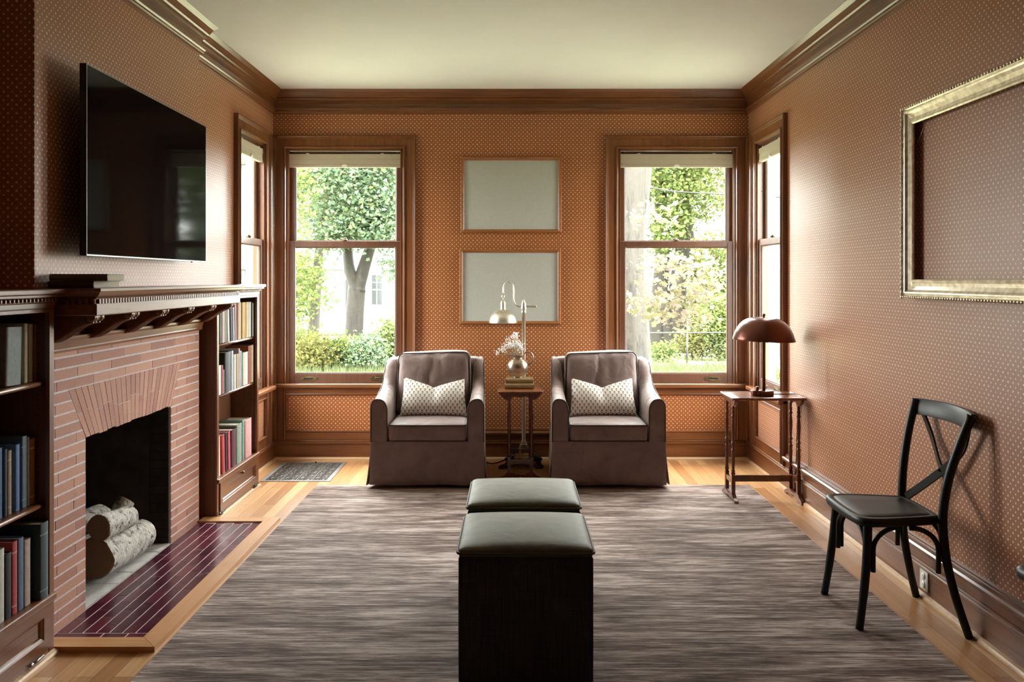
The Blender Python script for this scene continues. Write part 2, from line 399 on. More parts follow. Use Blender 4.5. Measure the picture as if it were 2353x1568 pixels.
# ------------------------------------------------------------ the room
XL, XR, YB, ZC = -1.856, 1.829, 6.68, 2.852
YN = -4.2
W0 = (-1.755, -0.850); W1 = (0.816, 1.728); WS = (5.83, 6.44); WZ0, WZ1 = 0.555, 2.405
def wall_with_holes(mb, a0, a1, holes, mpbox, zt=ZC + 0.02):
    xs = a0
    for h0, h1 in holes:
        mpbox(mb, xs, h0, 0, zt); mpbox(mb, h0, h1, 0, WZ0); mpbox(mb, h0, h1, WZ1, zt); xs = h1
    mpbox(mb, xs, a1, 0, zt)
mb = MB(); wall_with_holes(mb, -1.966, 1.939, [W0, W1], lambda m, a, b, z0, z1: m.box(a, b, YB, YB + 0.11, z0, z1))
struct(mb.build('wall_back', PAPER_X))
mb = MB(); wall_with_holes(mb, YN, YB, [WS], lambda m, a, b, z0, z1: m.box(XR, XR + 0.11, a, b, z0, z1))
struct(mb.build('wall_right', PAPER_Y))
mb = MB()
mb.box(-1.966, XL, 5.83 - 0.02, 5.83, 0, ZC + .02)
mb.box(-1.966, XL, 6.44, YB, 0, ZC + .02); mb.box(-1.966, XL, 5.83, 6.44, 0, WZ0); mb.box(-1.966, XL, 5.83, 6.44, WZ1, ZC + .02)
mb.box(-1.966, -1.905, 4.92, 5.81, 0, 1.36); mb.box(-1.966, XL, 4.92, 5.81, 1.36, ZC + .02)
mb.box(-2.26, -2.10, YN, 3.23, 0, ZC + .02)
struct(mb.build('wall_left', PAPER_Y))
CHX, CY0, CY1 = -1.79, 3.23, 4.92
FY0, FY1, FZ = 3.616, 4.515, 0.735
mb = MB()
mb.box(-2.45, CHX, CY0 + .001, CY1, 1.107, ZC + .02)
mb.box(-2.45, -1.803, CY0 + .001, FY0, 0, 1.107); mb.box(-2.45, -1.803, FY1, CY1, 0, 1.107); mb.box(-1.90, -1.803, FY0, FY1, FZ, 1.107)
mb.box(-2.50, -2.45, CY0, CY1, 0, ZC)
struct(mb.build('wall_chimney', PAPER_Y))
mb = MB(); mb.box(-2.26, CHX - .0005, CY0 - .004, CY0 + .001, 0, ZC + .02)
struct(mb.build('wall_alcove', PAPER_X))
# near wall, behind the viewer
mb = MB(); mb.box(-2.26, -0.8, YN - .15, YN, 0, ZC + .02); mb.box(0.8, 2.0, YN - .15, YN, 0, ZC + .02); mb.box(-0.8, 0.8, YN - .15, YN, 2.2, ZC + .02); mb.box(-0.8, 0.8, YN-.15, YN, 0, 2.2)
struct(mb.build('wall_front', PAPER_X))
mb = MB(); mb.box(-2.3, 2.0, YN - .15, YB + .16, ZC, ZC + .2); struct(mb.build('ceiling', CEIL))
mb = MB(); mb.box(-2.3, 2.0, YN - .15, YB + .16, -0.25, 0); struct(mb.build('floor', FLOOR))

# crown moulding
CR = [(0,2.676),(.012,2.678),(.016,2.688),(.024,2.692),(.022,2.702),(.030,2.708),(.031,2.717),(.012,2.722),(.013,2.75),(.020,2.776),(.036,2.780),(.040,2.788),(.036,2.795),(.045,2.802),(.050,2.812),(.062,2.832),(.085,2.851),(0,2.8515)]
mb = MB(); run(mb, CR, (XL, YB), (XR, YB), (0, -1)); struct(mb.build('trim_1', W_x))
mb = MB(); run(mb, CR, (XR, YB), (XR, YN), (-1, 0)); struct(mb.build('trim_2', W_y))
mb = MB(); run(mb, CR, (XL, CY1), (XL, YB), (1, 0)); run(mb, CR, (CHX, CY0), (CHX, CY1), (1, 0), -1, -1)
run(mb, CR, (CHX, CY1), (XL, CY1), (0, 1), -1, 1); run(mb, CR, (-2.1, CY0 - .004), (CHX, CY0 - .004), (0, -1), 1, -1)
run(mb, CR, (-2.1, YN), (-2.1, CY0), (1, 0)); struct(mb.build('trim_3', W_y))

# baseboards
BL = [(.022,0),(.022,.118),(.030,.122),(.031,.131),(.024,.135),(.027,.142),(.018,.147),(0,.15)]
BU = [(.0,.149),(.018,.149),(.018,.190),(.030,.192),(.038,.200),(.038,.210),(.030,.217),(.018,.219),(.020,.226),(.013,.229),(.014,.236),(.004,.241),(0,.241)]
SH = [(.0225,0),(.042,0),(.041,.008),(.036,.015),(.0225,.019)]
mb = MB(); run(mb, BL, (XL, YB), (XR, YB), (0, -1)); run(mb, BU, (-.752, YB), (.718, YB), (0, -1), 0, 0)
bb = struct(mb.build('baseboard_back', W_x)); mb = MB(); run(mb, SH, (XL, YB), (XR, YB), (0, -1)); struct(mb.build('shoe_moulding', SHOE, bb))
mb = MB(); run(mb, BL, (XR, YB), (XR, YN), (-1, 0)); run(mb, BU, (XR, 5.735), (XR, YN), (-1, 0), 0, 1)
bb = struct(mb.build('baseboard_right', W_y)); mb = MB(); run(mb, SH, (XR, YB), (XR, YN), (-1, 0)); struct(mb.build('shoe_moulding', SHOE, bb))
mb = MB(); run(mb, BL, (XL, 5.83), (XL, YB), (1, 0), 0, 1)
bb = struct(mb.build('baseboard_left', W_y)); mb = MB(); run(mb, SH, (XL, 5.83), (XL, YB), (1, 0), 0, 1); struct(mb.build('shoe_moulding', SHOE, bb))

# windows
CAS = [(0,0),(0,.014),(.004,.022),(.012,.024),(.017,.018),(.020,.013),(.074,.015),(.078,.023),(.084,.024),(.086,.030),(.094,.033),(.098,.028),(.098,0)]
def lift(name, u, z, b, mp, par):
    m = MB(); q = [(-.077,0),(-.066,.008),(-.058,.019),(-.04,.015),(-.03,.023),(.03,.023),(.04,.015),(.058,.019),(.066,.008),(.077,0),(.066,-.008),(.058,-.019),(.04,-.015),(.03,-.023),(-.03,-.023),(-.04,-.015),(-.058,-.019),(-.066,-.008)]
    n = len(q); vs = [mp(u+x, b, z+y) for x, y in q] + [mp(u+x*.95, b+.004, z+y*.92) for x, y in q]
    m.add(vs, [tuple(range(n, 2*n))] + [(i, (i+1)%n, (i+1)%n+n, i+n) for i in range(n)], 0)
    s = [(-.036,-.008),(-.036,.008),(.036,.008),(.036,-.008)]
    vs = [mp(u+x, b+.0048, z+y) for x, y in s]; m.add(vs, [(0,1,2,3)], 1)
    m.tube([mp(u+x, b+.005, z+y) for x, y in [(-.036,-.009),(-.04,0),(-.036,.009),(.036,.009),(.04,0),(.036,-.009)]], .0022, 6, True)
    m.build(name, [BRASSD, DARK], par)
def window(n, u0, u1, mp, wmat, lifts):
    w = sempty('window_%d' % n)
    def B(m, a0, a1, b0, b1, z0, z1):
        p = mp(a0, b0, z0); q = mp(a1, b1, z1); m.box(p[0], q[0], p[1], q[1], p[2], q[2])
    m = MB(); sweep_rect(m, CAS, u0, u1, 1.362 if n == 3 else .15, WZ1, mp, closed=False)
    if n == 3:
        vs = [mp(u1+a, b, z) for z in (.15, 1.362) for a, b in CAS]; kk = len(CAS); m.add(vs, [(i, i+1, i+1+kk, i+kk) for i in range(kk-1)])
    m.build('window_casing', W_z, w)
    lo = 5.8305 if n == 3 else u0-.098
    m = MB()                                             # jamb liner with parting strips
    B(m, u0, u0+.012, 0, -.080, WZ0, WZ1); B(m, u1-.012, u1, 0, -.080, WZ0, WZ1); B(m, u0, u1, 0, -.080, WZ1-.012, WZ1)
    for a in (u0+.012, u1-.021):
        B(m, a, a+.009, .004, -.006, WZ0+.025, WZ1-.012); B(m, a, a+.008, -.039, -.045, WZ0+.025, WZ1-.012)
    for a in (u0+.0125, u1-.0125):
        for zz in (.85, 1.25, 1.62, 2.05): m.ball(mp(a, -.030, zz), .005, 5)
    m.build('jamb', W_z, w)
    m = MB(); B(m, u0, u0+.010, -.081, -.135, WZ0-.02, WZ1); B(m, u1-.010, u1, -.081, -.135, WZ0-.02, WZ1); B(m, u0, u1, -.081, -.135, WZ1-.012, WZ1); B(m, u0, u1, -.04, -.17, WZ0-.02, WZ0+.022)
    m.build('outer_casing', EXTP, w)
    m = MB(); sa, sb = u0+.014, u1-.014                 # lower sash
    def sash(m, z0, z1, sh, wb, wt, ws):
        B(m, sa, sa+ws, -.007-sh, -.038-sh, z0, z1); B(m, sb-ws, sb, -.007-sh, -.038-sh, z0, z1)
        B(m, sa+ws, sb-ws, -.007-sh, -.038-sh, z0, z0+wb); B(m, sa+ws, sb-ws, -.007-sh, -.038-sh, z1-wt, z1)
        for a, b, c, d in ((sa+ws, sa+ws+.007, z0+wb, z1-wt), (sb-ws-.007, sb-ws, z0+wb, z1-wt), (sa+ws+.007, sb-ws-.007, z0+wb, z0+wb+.007), (sa+ws+.007, sb-ws-.007, z1-wt-.007, z1-wt)):
            B(m, a, b, -.013-sh, -.030-sh, c, d)
    sash(m, .582, 1.690, 0, .080, .048, .045); m.build('lower_sash', W_sash, w, bevel=.003, seg=1)
    m = MB(); sash(m, 1.645, 2.39, .039, .046, .05, .045); m.build('upper_sash', W_sash, w, bevel=.003, seg=1)
    m = MB(); B(m, sa+.045, sb-.045, -.021, -.024, .662, 1.642); m.build('lower_pane', GLASS, w)
    m = MB(); B(m, sa+.045, sb-.045, -.060, -.063, 1.691, 2.34); m.build('upper_pane', GLASS, w)
    m = MB(); B(m, u0-.125 if wmat == W_x and n == 2 else lo, min(u1+.125, u1+.098 if n == 2 else u1+.125) if wmat == W_x else u1+.105, .0, .062, .556, .588)
    B(m, u0, u1, -.036, 0.0, .556, .5815)
    st = m.build('stool', wmat, w, bevel=.008)
    m = MB()                                             # panel frame below the stool (the papered wall shows inside it)
    B(m, lo+(0 if n == 3 else .003), u0+.004, 0, .0135, .15, .5555); B(m, u1-.004, u1+.095, 0, .0135, .15, .5555)
    B(m, u0+.004, u1-.004, 0, .0165, .15, .215); B(m, u0+.004, u1-.004, 0, .0165, .505, .5555)
    PB = [(0.0,.001),(0.0,.012),(.006,.022),(.012,.020),(.016,.0165)]
    sweep_rect(m, PB, u0+.012, u1-.012, .223, .497, mp)
    m.build('apron_panel', wmat, w)
    m = MB(); q = mp((u0+u1)/2, -.022, 1.69)
    m.ball((q[0], q[1], q[2]+.008), .016, 8, sc=(1.3, 1.3, .5)); m.tube([mp((u0+u1)/2-.03, -.018, 1.705), mp((u0+u1)/2+.012, -.018, 1.71)], .006, 8)
    m.build('sash_lock', BRASSD, w)
    for f in lifts: lift('sash_lift', u0 + (u1-u0)*f, .622, -.007, mp, w)
    return w
mpB = lambda u, b, z: (u, YB - b, z)
mpL = lambda u, b, z: (XL + b, u, z)
mpR = lambda u, b, z: (XR - b, u, z)
w1 = window(1, *W0, mpB, W_x, (.19, .80))
w2 = window(2, *W1, mpB, W_x, (.19, .81))
w3 = window(3, *WS, mpL, W_y, (.25, .75))
w4 = window(4, *WS, mpR, W_y, (.25, .75))
# corner boards beyond the side windows, plain upright stock with two beads
for nm, mp in (('corner_board', mpL), ('corner_board', mpR)):
    m = MB(); p = mp(6.538, 0, .15); q = mp(6.655, .016, 2.50); m.box(p[0], q[0], p[1], q[1], p[2], q[2])
    for y in (6.56, 6.60, 6.635):
        a = mp(y, .016, .15); b = mp(y, .016, 2.5); m.tube([a, b], .006, 8)
    m.build(nm, W_z, w3 if mp is mpL else w4)

def roller_shade(mp, u0, u1, label):
    p = mp((u0+u1)/2, -.01, 2.26)
    t = thing('roller_shade', label, 'blind', p, 0, 'raised linen blinds at the four windows')
    m = MB()
    def B(m, a0, a1, b0, b1, z0, z1):
        p = mp(a0, b0, z0); q = mp(a1, b1, z1); m.box(p[0], q[0], p[1], q[1], p[2], q[2])
    B(m, u0+.016, u1-.016, -.004, -.034, 2.326, 2.366); m.build('headrail', SHADE, t, bevel=.003)
    m = MB(); B(m, u0+.018, u1-.018, -.007, -.030, 2.284, 2.3265); B(m, u0+.018, u1-.018, -.005, -.034, 2.263, 2.2835); m.build('fabric', SHADE, t, bevel=.002)
    m = MB(); B(m, (u0+u1)/2-.022, (u0+u1)/2+.022, .002, -.006, 2.268, 2.278); B(m, (u0+u1)/2-.012, (u0+u1)/2+.012, .004, -.006, 2.262, 2.284); m.build('pull_tab', WHITEP, t, bevel=.002)
    for f in (.18, .82):
        m = MB(); B(m, u0+(u1-u0)*f-.012, u0+(u1-u0)*f+.012, -.005, -.02, 2.3665, 2.372); m.build('bracket', WHITEP, t)
roller_shade(mpB, *W0, 'beige roller blind across the top of the window behind the armchair beside the bookcase')
roller_shade(mpB, *W1, 'beige roller blind across the top of the window showing the big pale tree trunk')
roller_shade(mpL, *WS, 'narrow beige roller blind on the side window above the bookcase')
roller_shade(mpR, *WS, 'narrow beige roller blind on the side window behind the table lamp')

# ------------------------------------------------------------ fireplace
fp = thing('fireplace', 'roman brick fireplace with a splayed flat arch and a dark firebox', 'fireplace', (CHX, 4.07, 0))
def ye(z):      # edges of the arch / opening at height z
    if z < FZ: return FY0, FY1
    if z < .950: f = (z - FZ) / (.950 - FZ); return FY0 + (3.47-FY0)*f, FY1 + (4.657-FY1)*f
    return None
def brick_poly(m, poly, x0=-1.802, x1=CHX, ins=.0012):
    cy = sum(p[0] for p in poly)/len(poly); cz = sum(p[1] for p in poly)/len(poly)
    n = len(poly)
    inn = []
    for y, z in poly:
        d = math.hypot(y-cy, z-cz); inn.append((y - (y-cy)*min(1, ins*1.6/d), z - (z-cz)*min(1, ins*1.6/d)))
    vs = [(x0, y, z) for y, z in poly] + [(x1-.0016, y, z) for y, z in poly] + [(x1 + random.uniform(-.0006, .0006),  y, z) for y, z in inn]
    m.add(vs, [(i, (i+1)%n, (i+1)%n+n, i+n) for i in range(n)] + [(i+n, (i+1)%n+n, (i+1)%n+2*n, i+2*n) for i in range(n)] + [tuple(range(2*n, 3*n))], 0)
m = MB(); hp = .0452; g = .0045; L = .300
row = 0; z = 0.004
while z < 1.10:
    z1 = min(z + hp - 2*g + .001, 1.106)
    e0 = ye(z); e1 = ye(z1)
    segs = []
    if e0 is None: segs = [(CY0 + .002, CY0 + .002, CY1, CY1)]
    else:
        if e1 is None: e1 = (3.47, 4.657)
        segs = [(CY0 + .002, CY0 + .002, e0[0]-g*.5, e1[0]-g*.5), (e0[1]+g*.5, e1[1]+g*.5, CY1, CY1)]
    for s in segs:
        a = (s[0]+s[1])/2; b = (s[2]+s[3])/2
        off = (L/2 if row % 2 else 0) + random.uniform(-.02, .02)
        cuts = [a]; y = CY0 - L + off
        while y < b:
            if y > a + .05 and y < b - .05: cuts.append(y)
            y += L
        cuts.append(b)
        for i in range(len(cuts)-1):
            ya, yb = cuts[i] + (.0022 if i else 0), cuts[i+1] - (.0022 if i < len(cuts)-2 else 0)
            p = [(ya if i else s[0], z), (yb if i < len(cuts)-2 else s[2], z), (yb if i < len(cuts)-2 else s[3], z1), (ya if i else s[1], z1)]
            brick_poly(m, p)
    z += hp; row += 1
N = 23
for i in range(N):
    def B_(f): return FY0 + (FY1-FY0)*f
    def T_(f): return 3.472 + (4.655-3.472)*f
    f0, f1 = (i + .04)/N, (i + .96)/N
    sp = random.choice([.55, .5, .45, None, None])
    zb = FZ - .004 + random.uniform(-.004, .003); zt = .9485
    if sp is None: brick_poly(m, [(B_(f0), zb), (B_(f1), zb), (T_(f1), zt), (T_(f0), zt)])
    else:
        zm = zb + (zt-zb)*sp; l = lambda f, q: B_(f)*(1-q) + T_(f)*q
        brick_poly(m, [(B_(f0), zb), (B_(f1), zb), (l(f1, sp), zm-.001), (l(f0, sp), zm-.001)])
        brick_poly(m, [(l(f0, sp), zm+.001), (l(f1, sp), zm+.001), (T_(f1), zt), (T_(f0), zt)])
m.build('brick_surround', BRICK, fp)
m = MB(); m.box(-1.8045, -1.7918, CY0 + .002, FY0 - .001, 0, 1.106); m.box(-1.8045, -1.7918, FY1 + .001, CY1, 0, 1.106); m.box(-1.8045, -1.7918, FY0 - .001, FY1 + .001, FZ, 1.106)
m.build('mortar_joints', MORTAR, fp)
m = MB(); zz = .002      # sooty jamb returns just inside the opening
while zz < FZ - .02:
    for ys, sg in ((FY0, -1), (FY1, 1)):
        m.box(-1.90, -1.8035, ys - sg*.006, ys + sg*.004, zz, zz + .0375); 
    zz += hp
for ys, sg in ((FY0, -1), (FY1, 1)): m.box(-1.90, -1.8035, ys - sg*.0035, ys + sg*.004, 0, FZ)
m.box(-1.90, -1.8035, FY0, FY1, FZ-.004, FZ + .02)
m.build('jamb', SOOT, fp)
m = MB()   # firebox: splayed sides, back, lintel
bk = -2.30; ya, yb = 3.80, 4.33
V = [(-1.895, FY0), (bk, ya), (bk, yb), (-1.895, FY1)]
for i in range(3):
    (xa, y0), (xb, y1) = V[i], V[i+1]
    m.add([(xa, y0, 0), (xb, y1, 0), (xb, y1, FZ+.3), (xa, y0, FZ+.3)], [(0,1,2,3)])
m.add([(-1.895, FY0-.004, FZ+.3), (bk, ya, FZ+.3), (bk, yb, FZ+.3), (-1.895, FY1, FZ+.3)], [(0,1,2,3)])
m.add([(-1.895, FY0, FZ+.03), (-1.895, FY1, FZ+.03), (-1.895, FY1, FZ+.3), (-1.895, FY0, FZ+.3)], [(0,1,2,3)])
m.build('firebox', SOOT, fp, recalc=False)
m = MB()
for yy in np.arange(FY0 + .004, FY1 - .01, .15):
    y2 = min(yy + .146, FY1 - .004)
    m.box(-1.868, -1.795, yy, y2, 0, .012 + random.uniform(0, .002)); m.box(-1.99, -1.872, yy + .0, y2, 0, .012)
m.box(-2.29, -1.994, 3.66, 4.47, 0, .009)
m.build('ash_floor', ASH, fp)

# hearth
hr = thing('hearth', 'glossy plum tiled hearth edged with a pale oak border', 'hearth', (-1.61, 4.07, 0))
m = MB(); m.box(-1.786, -1.420, 3.312, 4.888, 0, .0128); m.build('grout_bed', GROUT, hr)
m = MB(); hx0, hx1 = -1.784, -1.422; nc = 7; cw = (hx1-hx0)/nc; tl = .1585; g2 = .0030
for k in range(2):
    w_ = (hx1-hx0)/2
m_y = 3.315
for k, (a, b) in enumerate([(hx0, hx0+.19), (hx0+.19, hx0+.285), (hx0+.285, hx1)]):
    m.box(a+g2, b-g2, m_y, m_y+.048, .009, .0135)
for c in range(nc):
    y = 3.368 - (tl*.5 if c % 2 else 0) ; a = hx0 + c*cw
    while y < 4.885:
        y0 = max(y, 3.368); y1 = min(y + tl, 4.886)
        if y1 - y0 > .02: m.box(a+g2*.8, a+cw-g2*.8, y0+.0014, y1-.0014, .009, .0135 + random.uniform(-.0004, .0004))
        y += tl
m.build('tile_field', TILE, hr)
m = MB(); m.prism([(-1.785, 3.222), (-1.342, 3.222), (-1.418, 3.309), (-1.785, 3.309)], 0, .022, 'z'); m.build('border', W_sillx, hr, bevel=.004)
m = MB(); m.prism([(-1.340, 3.222), (-1.340, 4.975), (-1.418, 4.975), (-1.418, 3.311)], 0, .022, 'z'); m.build('border', W_sill, hr, bevel=.004)
m = MB(); m.prism([(-1.785, 4.891), (-1.4185, 4.891), (-1.4185, 4.975), (-1.70, 4.975), (-1.70, 4.988), (-1.785, 4.988)], 0, .021, 'z'); m.build('border', W_sillx, hr, bevel=.003)

# mantel
mt = thing('mantelpiece', 'long oak mantel shelf with dentils carried on scrolled brackets', 'mantel', (CHX, 4.07, 1.1))
MY0, MY1, MX = 3.222, 4.985, -1.544
m = MB()   # shelf with cyma edge on three sides
P = [(.250,1.362),(.2495,1.352),(.243,1.347),(.236,1.338),(.226,1.331),(.216,1.327),(.214,1.322)]
def around(m, P, y0, y1, mm=0, base=CHX, cap=True):
    vs = []; k = len(P)
    for b, z in P:
        e = b - .25
        vs += [(base, y0 - e, z), (base + b, y0 - e, z), (base + b, y1 + e, z), (base, y1 + e, z)]
    fs = []
    for i in range(k-1):
        for j in range(3): fs.append((i*4+j, i*4+j+1, (i+1)*4+j+1, (i+1)*4+j))
        fs.append((i*4+3, i*4, (i+1)*4, (i+1)*4+3))
    fs += [(0,1,2,3), tuple((k-1)*4+j for j in (3,2,1,0))]
    m.add(vs, fs, mm)
around(m, P, MY0, MY1); m.build('shelf', W_y, mt)
m = MB(); around(m, [(.214,1.322),(.214,1.302)], MY0, MY1)
m.build('dentil_backing', W_y, mt)
m = MB(); y = MY0 + .042
while y < MY1 - .045:
    m.box(CHX+.2135, CHX+.225, y, y+.014, 1.304, 1.3215); y += .0245
x = CHX + .005
while x < CHX + .205:
    m.box(x, x+.014, MY0+.0255, MY0+.037, 1.304, 1.3215); x += .0245
m.build('dentil_band', W_y, mt)
m = MB(); around(m, [(.222,1.302),(.222,1.262),(.217,1.258)], MY0, MY1); m.build('fascia', W_y, mt)
m = MB(); m.prism([(CHX+.0005,1.107),(CHX+.012,1.107),(CHX+.016,1.116),(CHX+.014,1.122),(CHX+.022,1.150),(CHX+.034,1.160),(CHX+.036,1.170),(CHX+.0005,1.172)], CY0+.03, CY1+.01, 'y'); m.build('frieze_board', W_y, mt)
m = MB(); m.box(CHX+.0005, CHX+.010, CY0+.03, CY1, 1.172, 1.258); m.build('back_board', W_in, mt)
for k in range(6):
    yc = 3.307 + k*.3164; m = MB(); w_ = .034
    # S-shaped side profile (x,z)
    top = [(0.000,1.166),(0.03,1.171),(.06,1.186),(.09,1.207),(.12,1.228),(.15,1.242),(.175,1.247)]
    lo = [(x_, z_ - .010) for i, (x_, z_) in enumerate(top)]
    poly = [(CHX+.012+a*1.03, b) for a, b in lo] + [(CHX+.19, 1.259), (CHX+.012, 1.259)]
    m.prism(poly, yc-w_*.72, yc+w_*.72, 'y')
    vs = []; 
    for a, b in lo:
        for dy in (-1, 1): vs += [(CHX+.012+a*1.03, yc+dy*w_, b-.004), (CHX+.012+a*1.03, yc+dy*w_, b+.009)]
    m.add(vs, [f for i in range(len(lo)-1) for f in ((i*4, i*4+2, i*4+6, i*4+4), (i*4+1, i*4+5, i*4+7, i*4+3), (i*4, i*4+4, i*4+5, i*4+1), (i*4+2, i*4+3, i*4+7, i*4+6))] + [(0,1,3,2)])
    for dy in (-w_*.75, 0, w_*.75): m.tube([(CHX+.012+a*1.03, yc+dy, b-.003) for a, b in lo], .0055, 6)
    m.build('bracket', W_y, mt)
    m = MB(); pr = [(.006,-.042),(.017,-.040),(.019,-.034),(.015,-.030),(.020,-.024),(.020,-.018),(.015,-.014),(.015,.014),(.020,.018),(.020,.024),(.015,.030),(.019,.034),(.017,.040),(.006,.042)]
    m.lathe([(r, a) for r, a in pr], (CHX+.188, yc, 1.252), 16, axis='y'); m.build('scroll_roll', W_z, mt)
    m = MB(); m.box(CHX+.150, CHX+.214, yc-.036, yc+.036, 1.266, 1.2615); m.box(CHX+.12, CHX+.218, yc-.044, yc+.044, 1.259, 1.2645)
    m.build('bracket_cap', W_y, mt)

# ------------------------------------------------------------ bookcases
def bookcase(label, y0, y1, xb, shelves, ext, near):
    XF = -1.712
    t = thing('bookcase', label, 'bookcase', (XF, (y0+y1)/2, 0))
    m = MB(); s = .022
    m.box(xb, XF-.016, y0, y0+s, 0, 1.325); m.box(xb, XF-.016, y1-s, y1, 0, 1.325)
    m.box(xb, xb+.012, y0+s, y1-s, 0, 1.325); m.box(xb+.012, XF-.016, y0+s, y1-s, 1.30, 1.325)
    # peg holes
    for yy, sg in ((y0+s, 1), (y1-s, -1)):
        for xx in (xb+.03, XF-.05):
            for zz in np.arange(.36, 1.2, .038): m.box(xx-.003, xx+.003, yy, yy+sg*.0006, zz-.003, zz+.003, 1)
    m.build('carcass', [W_in, DARK], t)
    m = MB(); m.box(XF-.016, XF, y0, y0+.034, 0, 1.29); m.box(XF-.016, XF, y1-.034, y1, 0, 1.29); m.box(XF-.016, XF, y0+.034, y1-.034, 1.275, 1.29)
    m.build('face_frame', W_z, t, bevel=.002, seg=1)
    m = MB()
    a0, a1 = (y0, y1 + .004) if near else (y0 + .004, y1 + .03)
    m.box(xb, XF+.006, y0, y1, 1.290, 1.312); m.box(xb, XF+.03, a0, a1, 1.330, 1.342); m.box(xb, XF+.04, a0, a1 + (.0 if near else .008), 1.342, 1.360); m.box(xb, XF+.010, y0, y1, 1.312, 1.330)
    y = y0 + .006
    while y < y1 - .01: m.box(XF+.010, XF+.020, y, y+.013, 1.314, 1.329); y += .0245
    m.build('cornice', W_y, t, bevel=.003, seg=1)
    for z_ in shelves:
        m = MB(); m.box(xb+.012, XF-.030, y0+s+.001, y1-s-.001, z_-.018, z_); m.tube([(XF-.030, y0+s+.001, z_-.009), (XF-.030, y1-s-.001, z_-.009)], .009, 8)
        m.build('shelf', W_y, t)
    m = MB(); m.box(xb+.012, XF+.012, y0+.0005, y1-.0005, .206, .232); m.build('ledge', W_y, t, bevel=.005)
    # tilt-down door with recessed panel
    m = MB(); d0, d1 = y0+.040, y1-.040
    mpf = lambda u, b, z: (XF + .001 + b, u, z)
    sweep_rect(m, [(.045,-.014),(.045,.006),(.004,.006),(0,.002),(-.006,-.002),(-.010,-.008)], d0+.045, d1-.045, .085, .160, mpf)
    m.add([mpf(d0+.05, -.008, .08), mpf(d1-.05, -.008, .08), mpf(d1-.05, -.008, .165), mpf(d0+.05, -.008, .165)], [(0,1,2,3)])
    d = m.build('drop_door', W_y, t)
    m = MB(); m.lathe([(.004,0),(.004,.010),(.010,.014),(.011,.020),(.006,.026),(0,.027)], (XF+.007, (y0+y1)/2, .183), 14, axis='x'); m.build('knob', BRASSD, d)
    m = MB(); m.box(XF-.016, XF, d0, d1, 0, .036); m.box(XF-.016, XF-.001, d0, d1, .19, .206); m.build('toe_rail', W_y, t)
    for yy in ((y1-.12,) if near else (y0+.07, y1-.07)):
        m = MB(); m.tube([(XF+.010, yy-.045, .030), (XF+.010, yy+.03, .030)], .005, 8); m.tube([(XF+.010, yy-.062, .030), (XF+.010, yy-.045, .030)], [.003, .0085], 8)
        m.build('catch', TVS if near else IRON, t)
    m = MB(); run(m, SH, (XF-.0225, y0), (XF-.0225, y1), (1, 0), 0, 0); m.build('shoe_moulding', SHOE, t)
    return t
bookcase('oak bookcase on the far side of the fireplace, below the side window', 4.99, 5.808, -1.90, (.707, 1.012), 0, False)
bookcase('oak bookcase cut off by the picture edge, on the near side of the fireplace', 2.40, 3.218, -1.955, (.57, 1.02), 0, True)

mats = {}
def bmat(c):
    k = tuple(round(x, 3) for x in c)
    if k not in mats: mats[k] = plain('book cloth', k, 0.62, var=.12, scale=60, bump=.1)
    return mats[k]
def book(xs, yc, z, th, h, dep, col, label, group, lean=0.0, band=None, name='book'):
    # spine toward +x at xs, thickness along y, lean tips the top toward -y/+y
    t = thing(name, label, 'book', (xs, yc, z), 0, group)
    t.rotation_euler = (lean, 0, 0)
    m = MB(); c = .0028; a = th/2
    m.box(-dep, 0, -a, -a+c, 0, h); m.box(-dep, 0, a-c, a, 0, h)
    n = 6; arc = [(.004*math.cos(PI*(i/n-.5)), -a + th*i/n) for i in range(n+1)]
    m.prism([(x_, y_) for x_, y_ in arc] + [(-c, a-c*.2), (-c, -a+c*.2)], 0, h, 'z', smooth=True)
    mat = [bmat(col)]
    if band:
        mat.append(bmat(band))
        for zz in (h*.10, h*.84): m.prism([(x_*1.12+.0002, y_*.985) for x_, y_ in arc] + [(-.001, a*.9), (-.001, -a*.9)], zz, zz+.006, 'z', 1)
    m.build('cover', mat, t, world=False)
    m = MB(); m.box(-dep+.004, -.003, -a+c, a-c, .004, h-.005); m.build('page_block', PAGES, t, world=False)
    return t
def row(specs, zs, xs, group, dep=.15):
    for s in specs:
        x0, x1, h, col, lbl = s[:5]; o = s[5] if len(s) > 5 else {}
        X = xs + o.get('dx', 0)
        y0 = 1980*-X/(1178-x0); y1 = 1980*-X/(1178-x1)
        book(X - .004, (y0+y1)/2, zs + .0008 + o.get('lift', 0), y1-y0-.0012, h, o.get('dep', dep), col, lbl, group, o.get('lean', 0), o.get('band'))
G1 = 'books on the upper shelf of the near bookcase'
row([(13, 50, .205, (.20,.235,.235), 'thick pale grey-blue book leaning on the upper shelf of the near bookcase', dict(dep=.16, dx=.012, lift=.003, lean=math.radians(-2.0))),
     (57, 66, .215, (.52,.44,.28), 'cream book right of the grey-blue one on the near bookcase'),
     (68, 78, .212, (.50,.47,.40), 'off-white book between the cream and brown spines, near bookcase'),
     (80, 88, .210, (.30,.15,.06), 'slim brown leather book at the end of the upper shelf, near bookcase')], 1.02, -1.765, G1)
G2 = 'books on the middle shelf of the near bookcase'
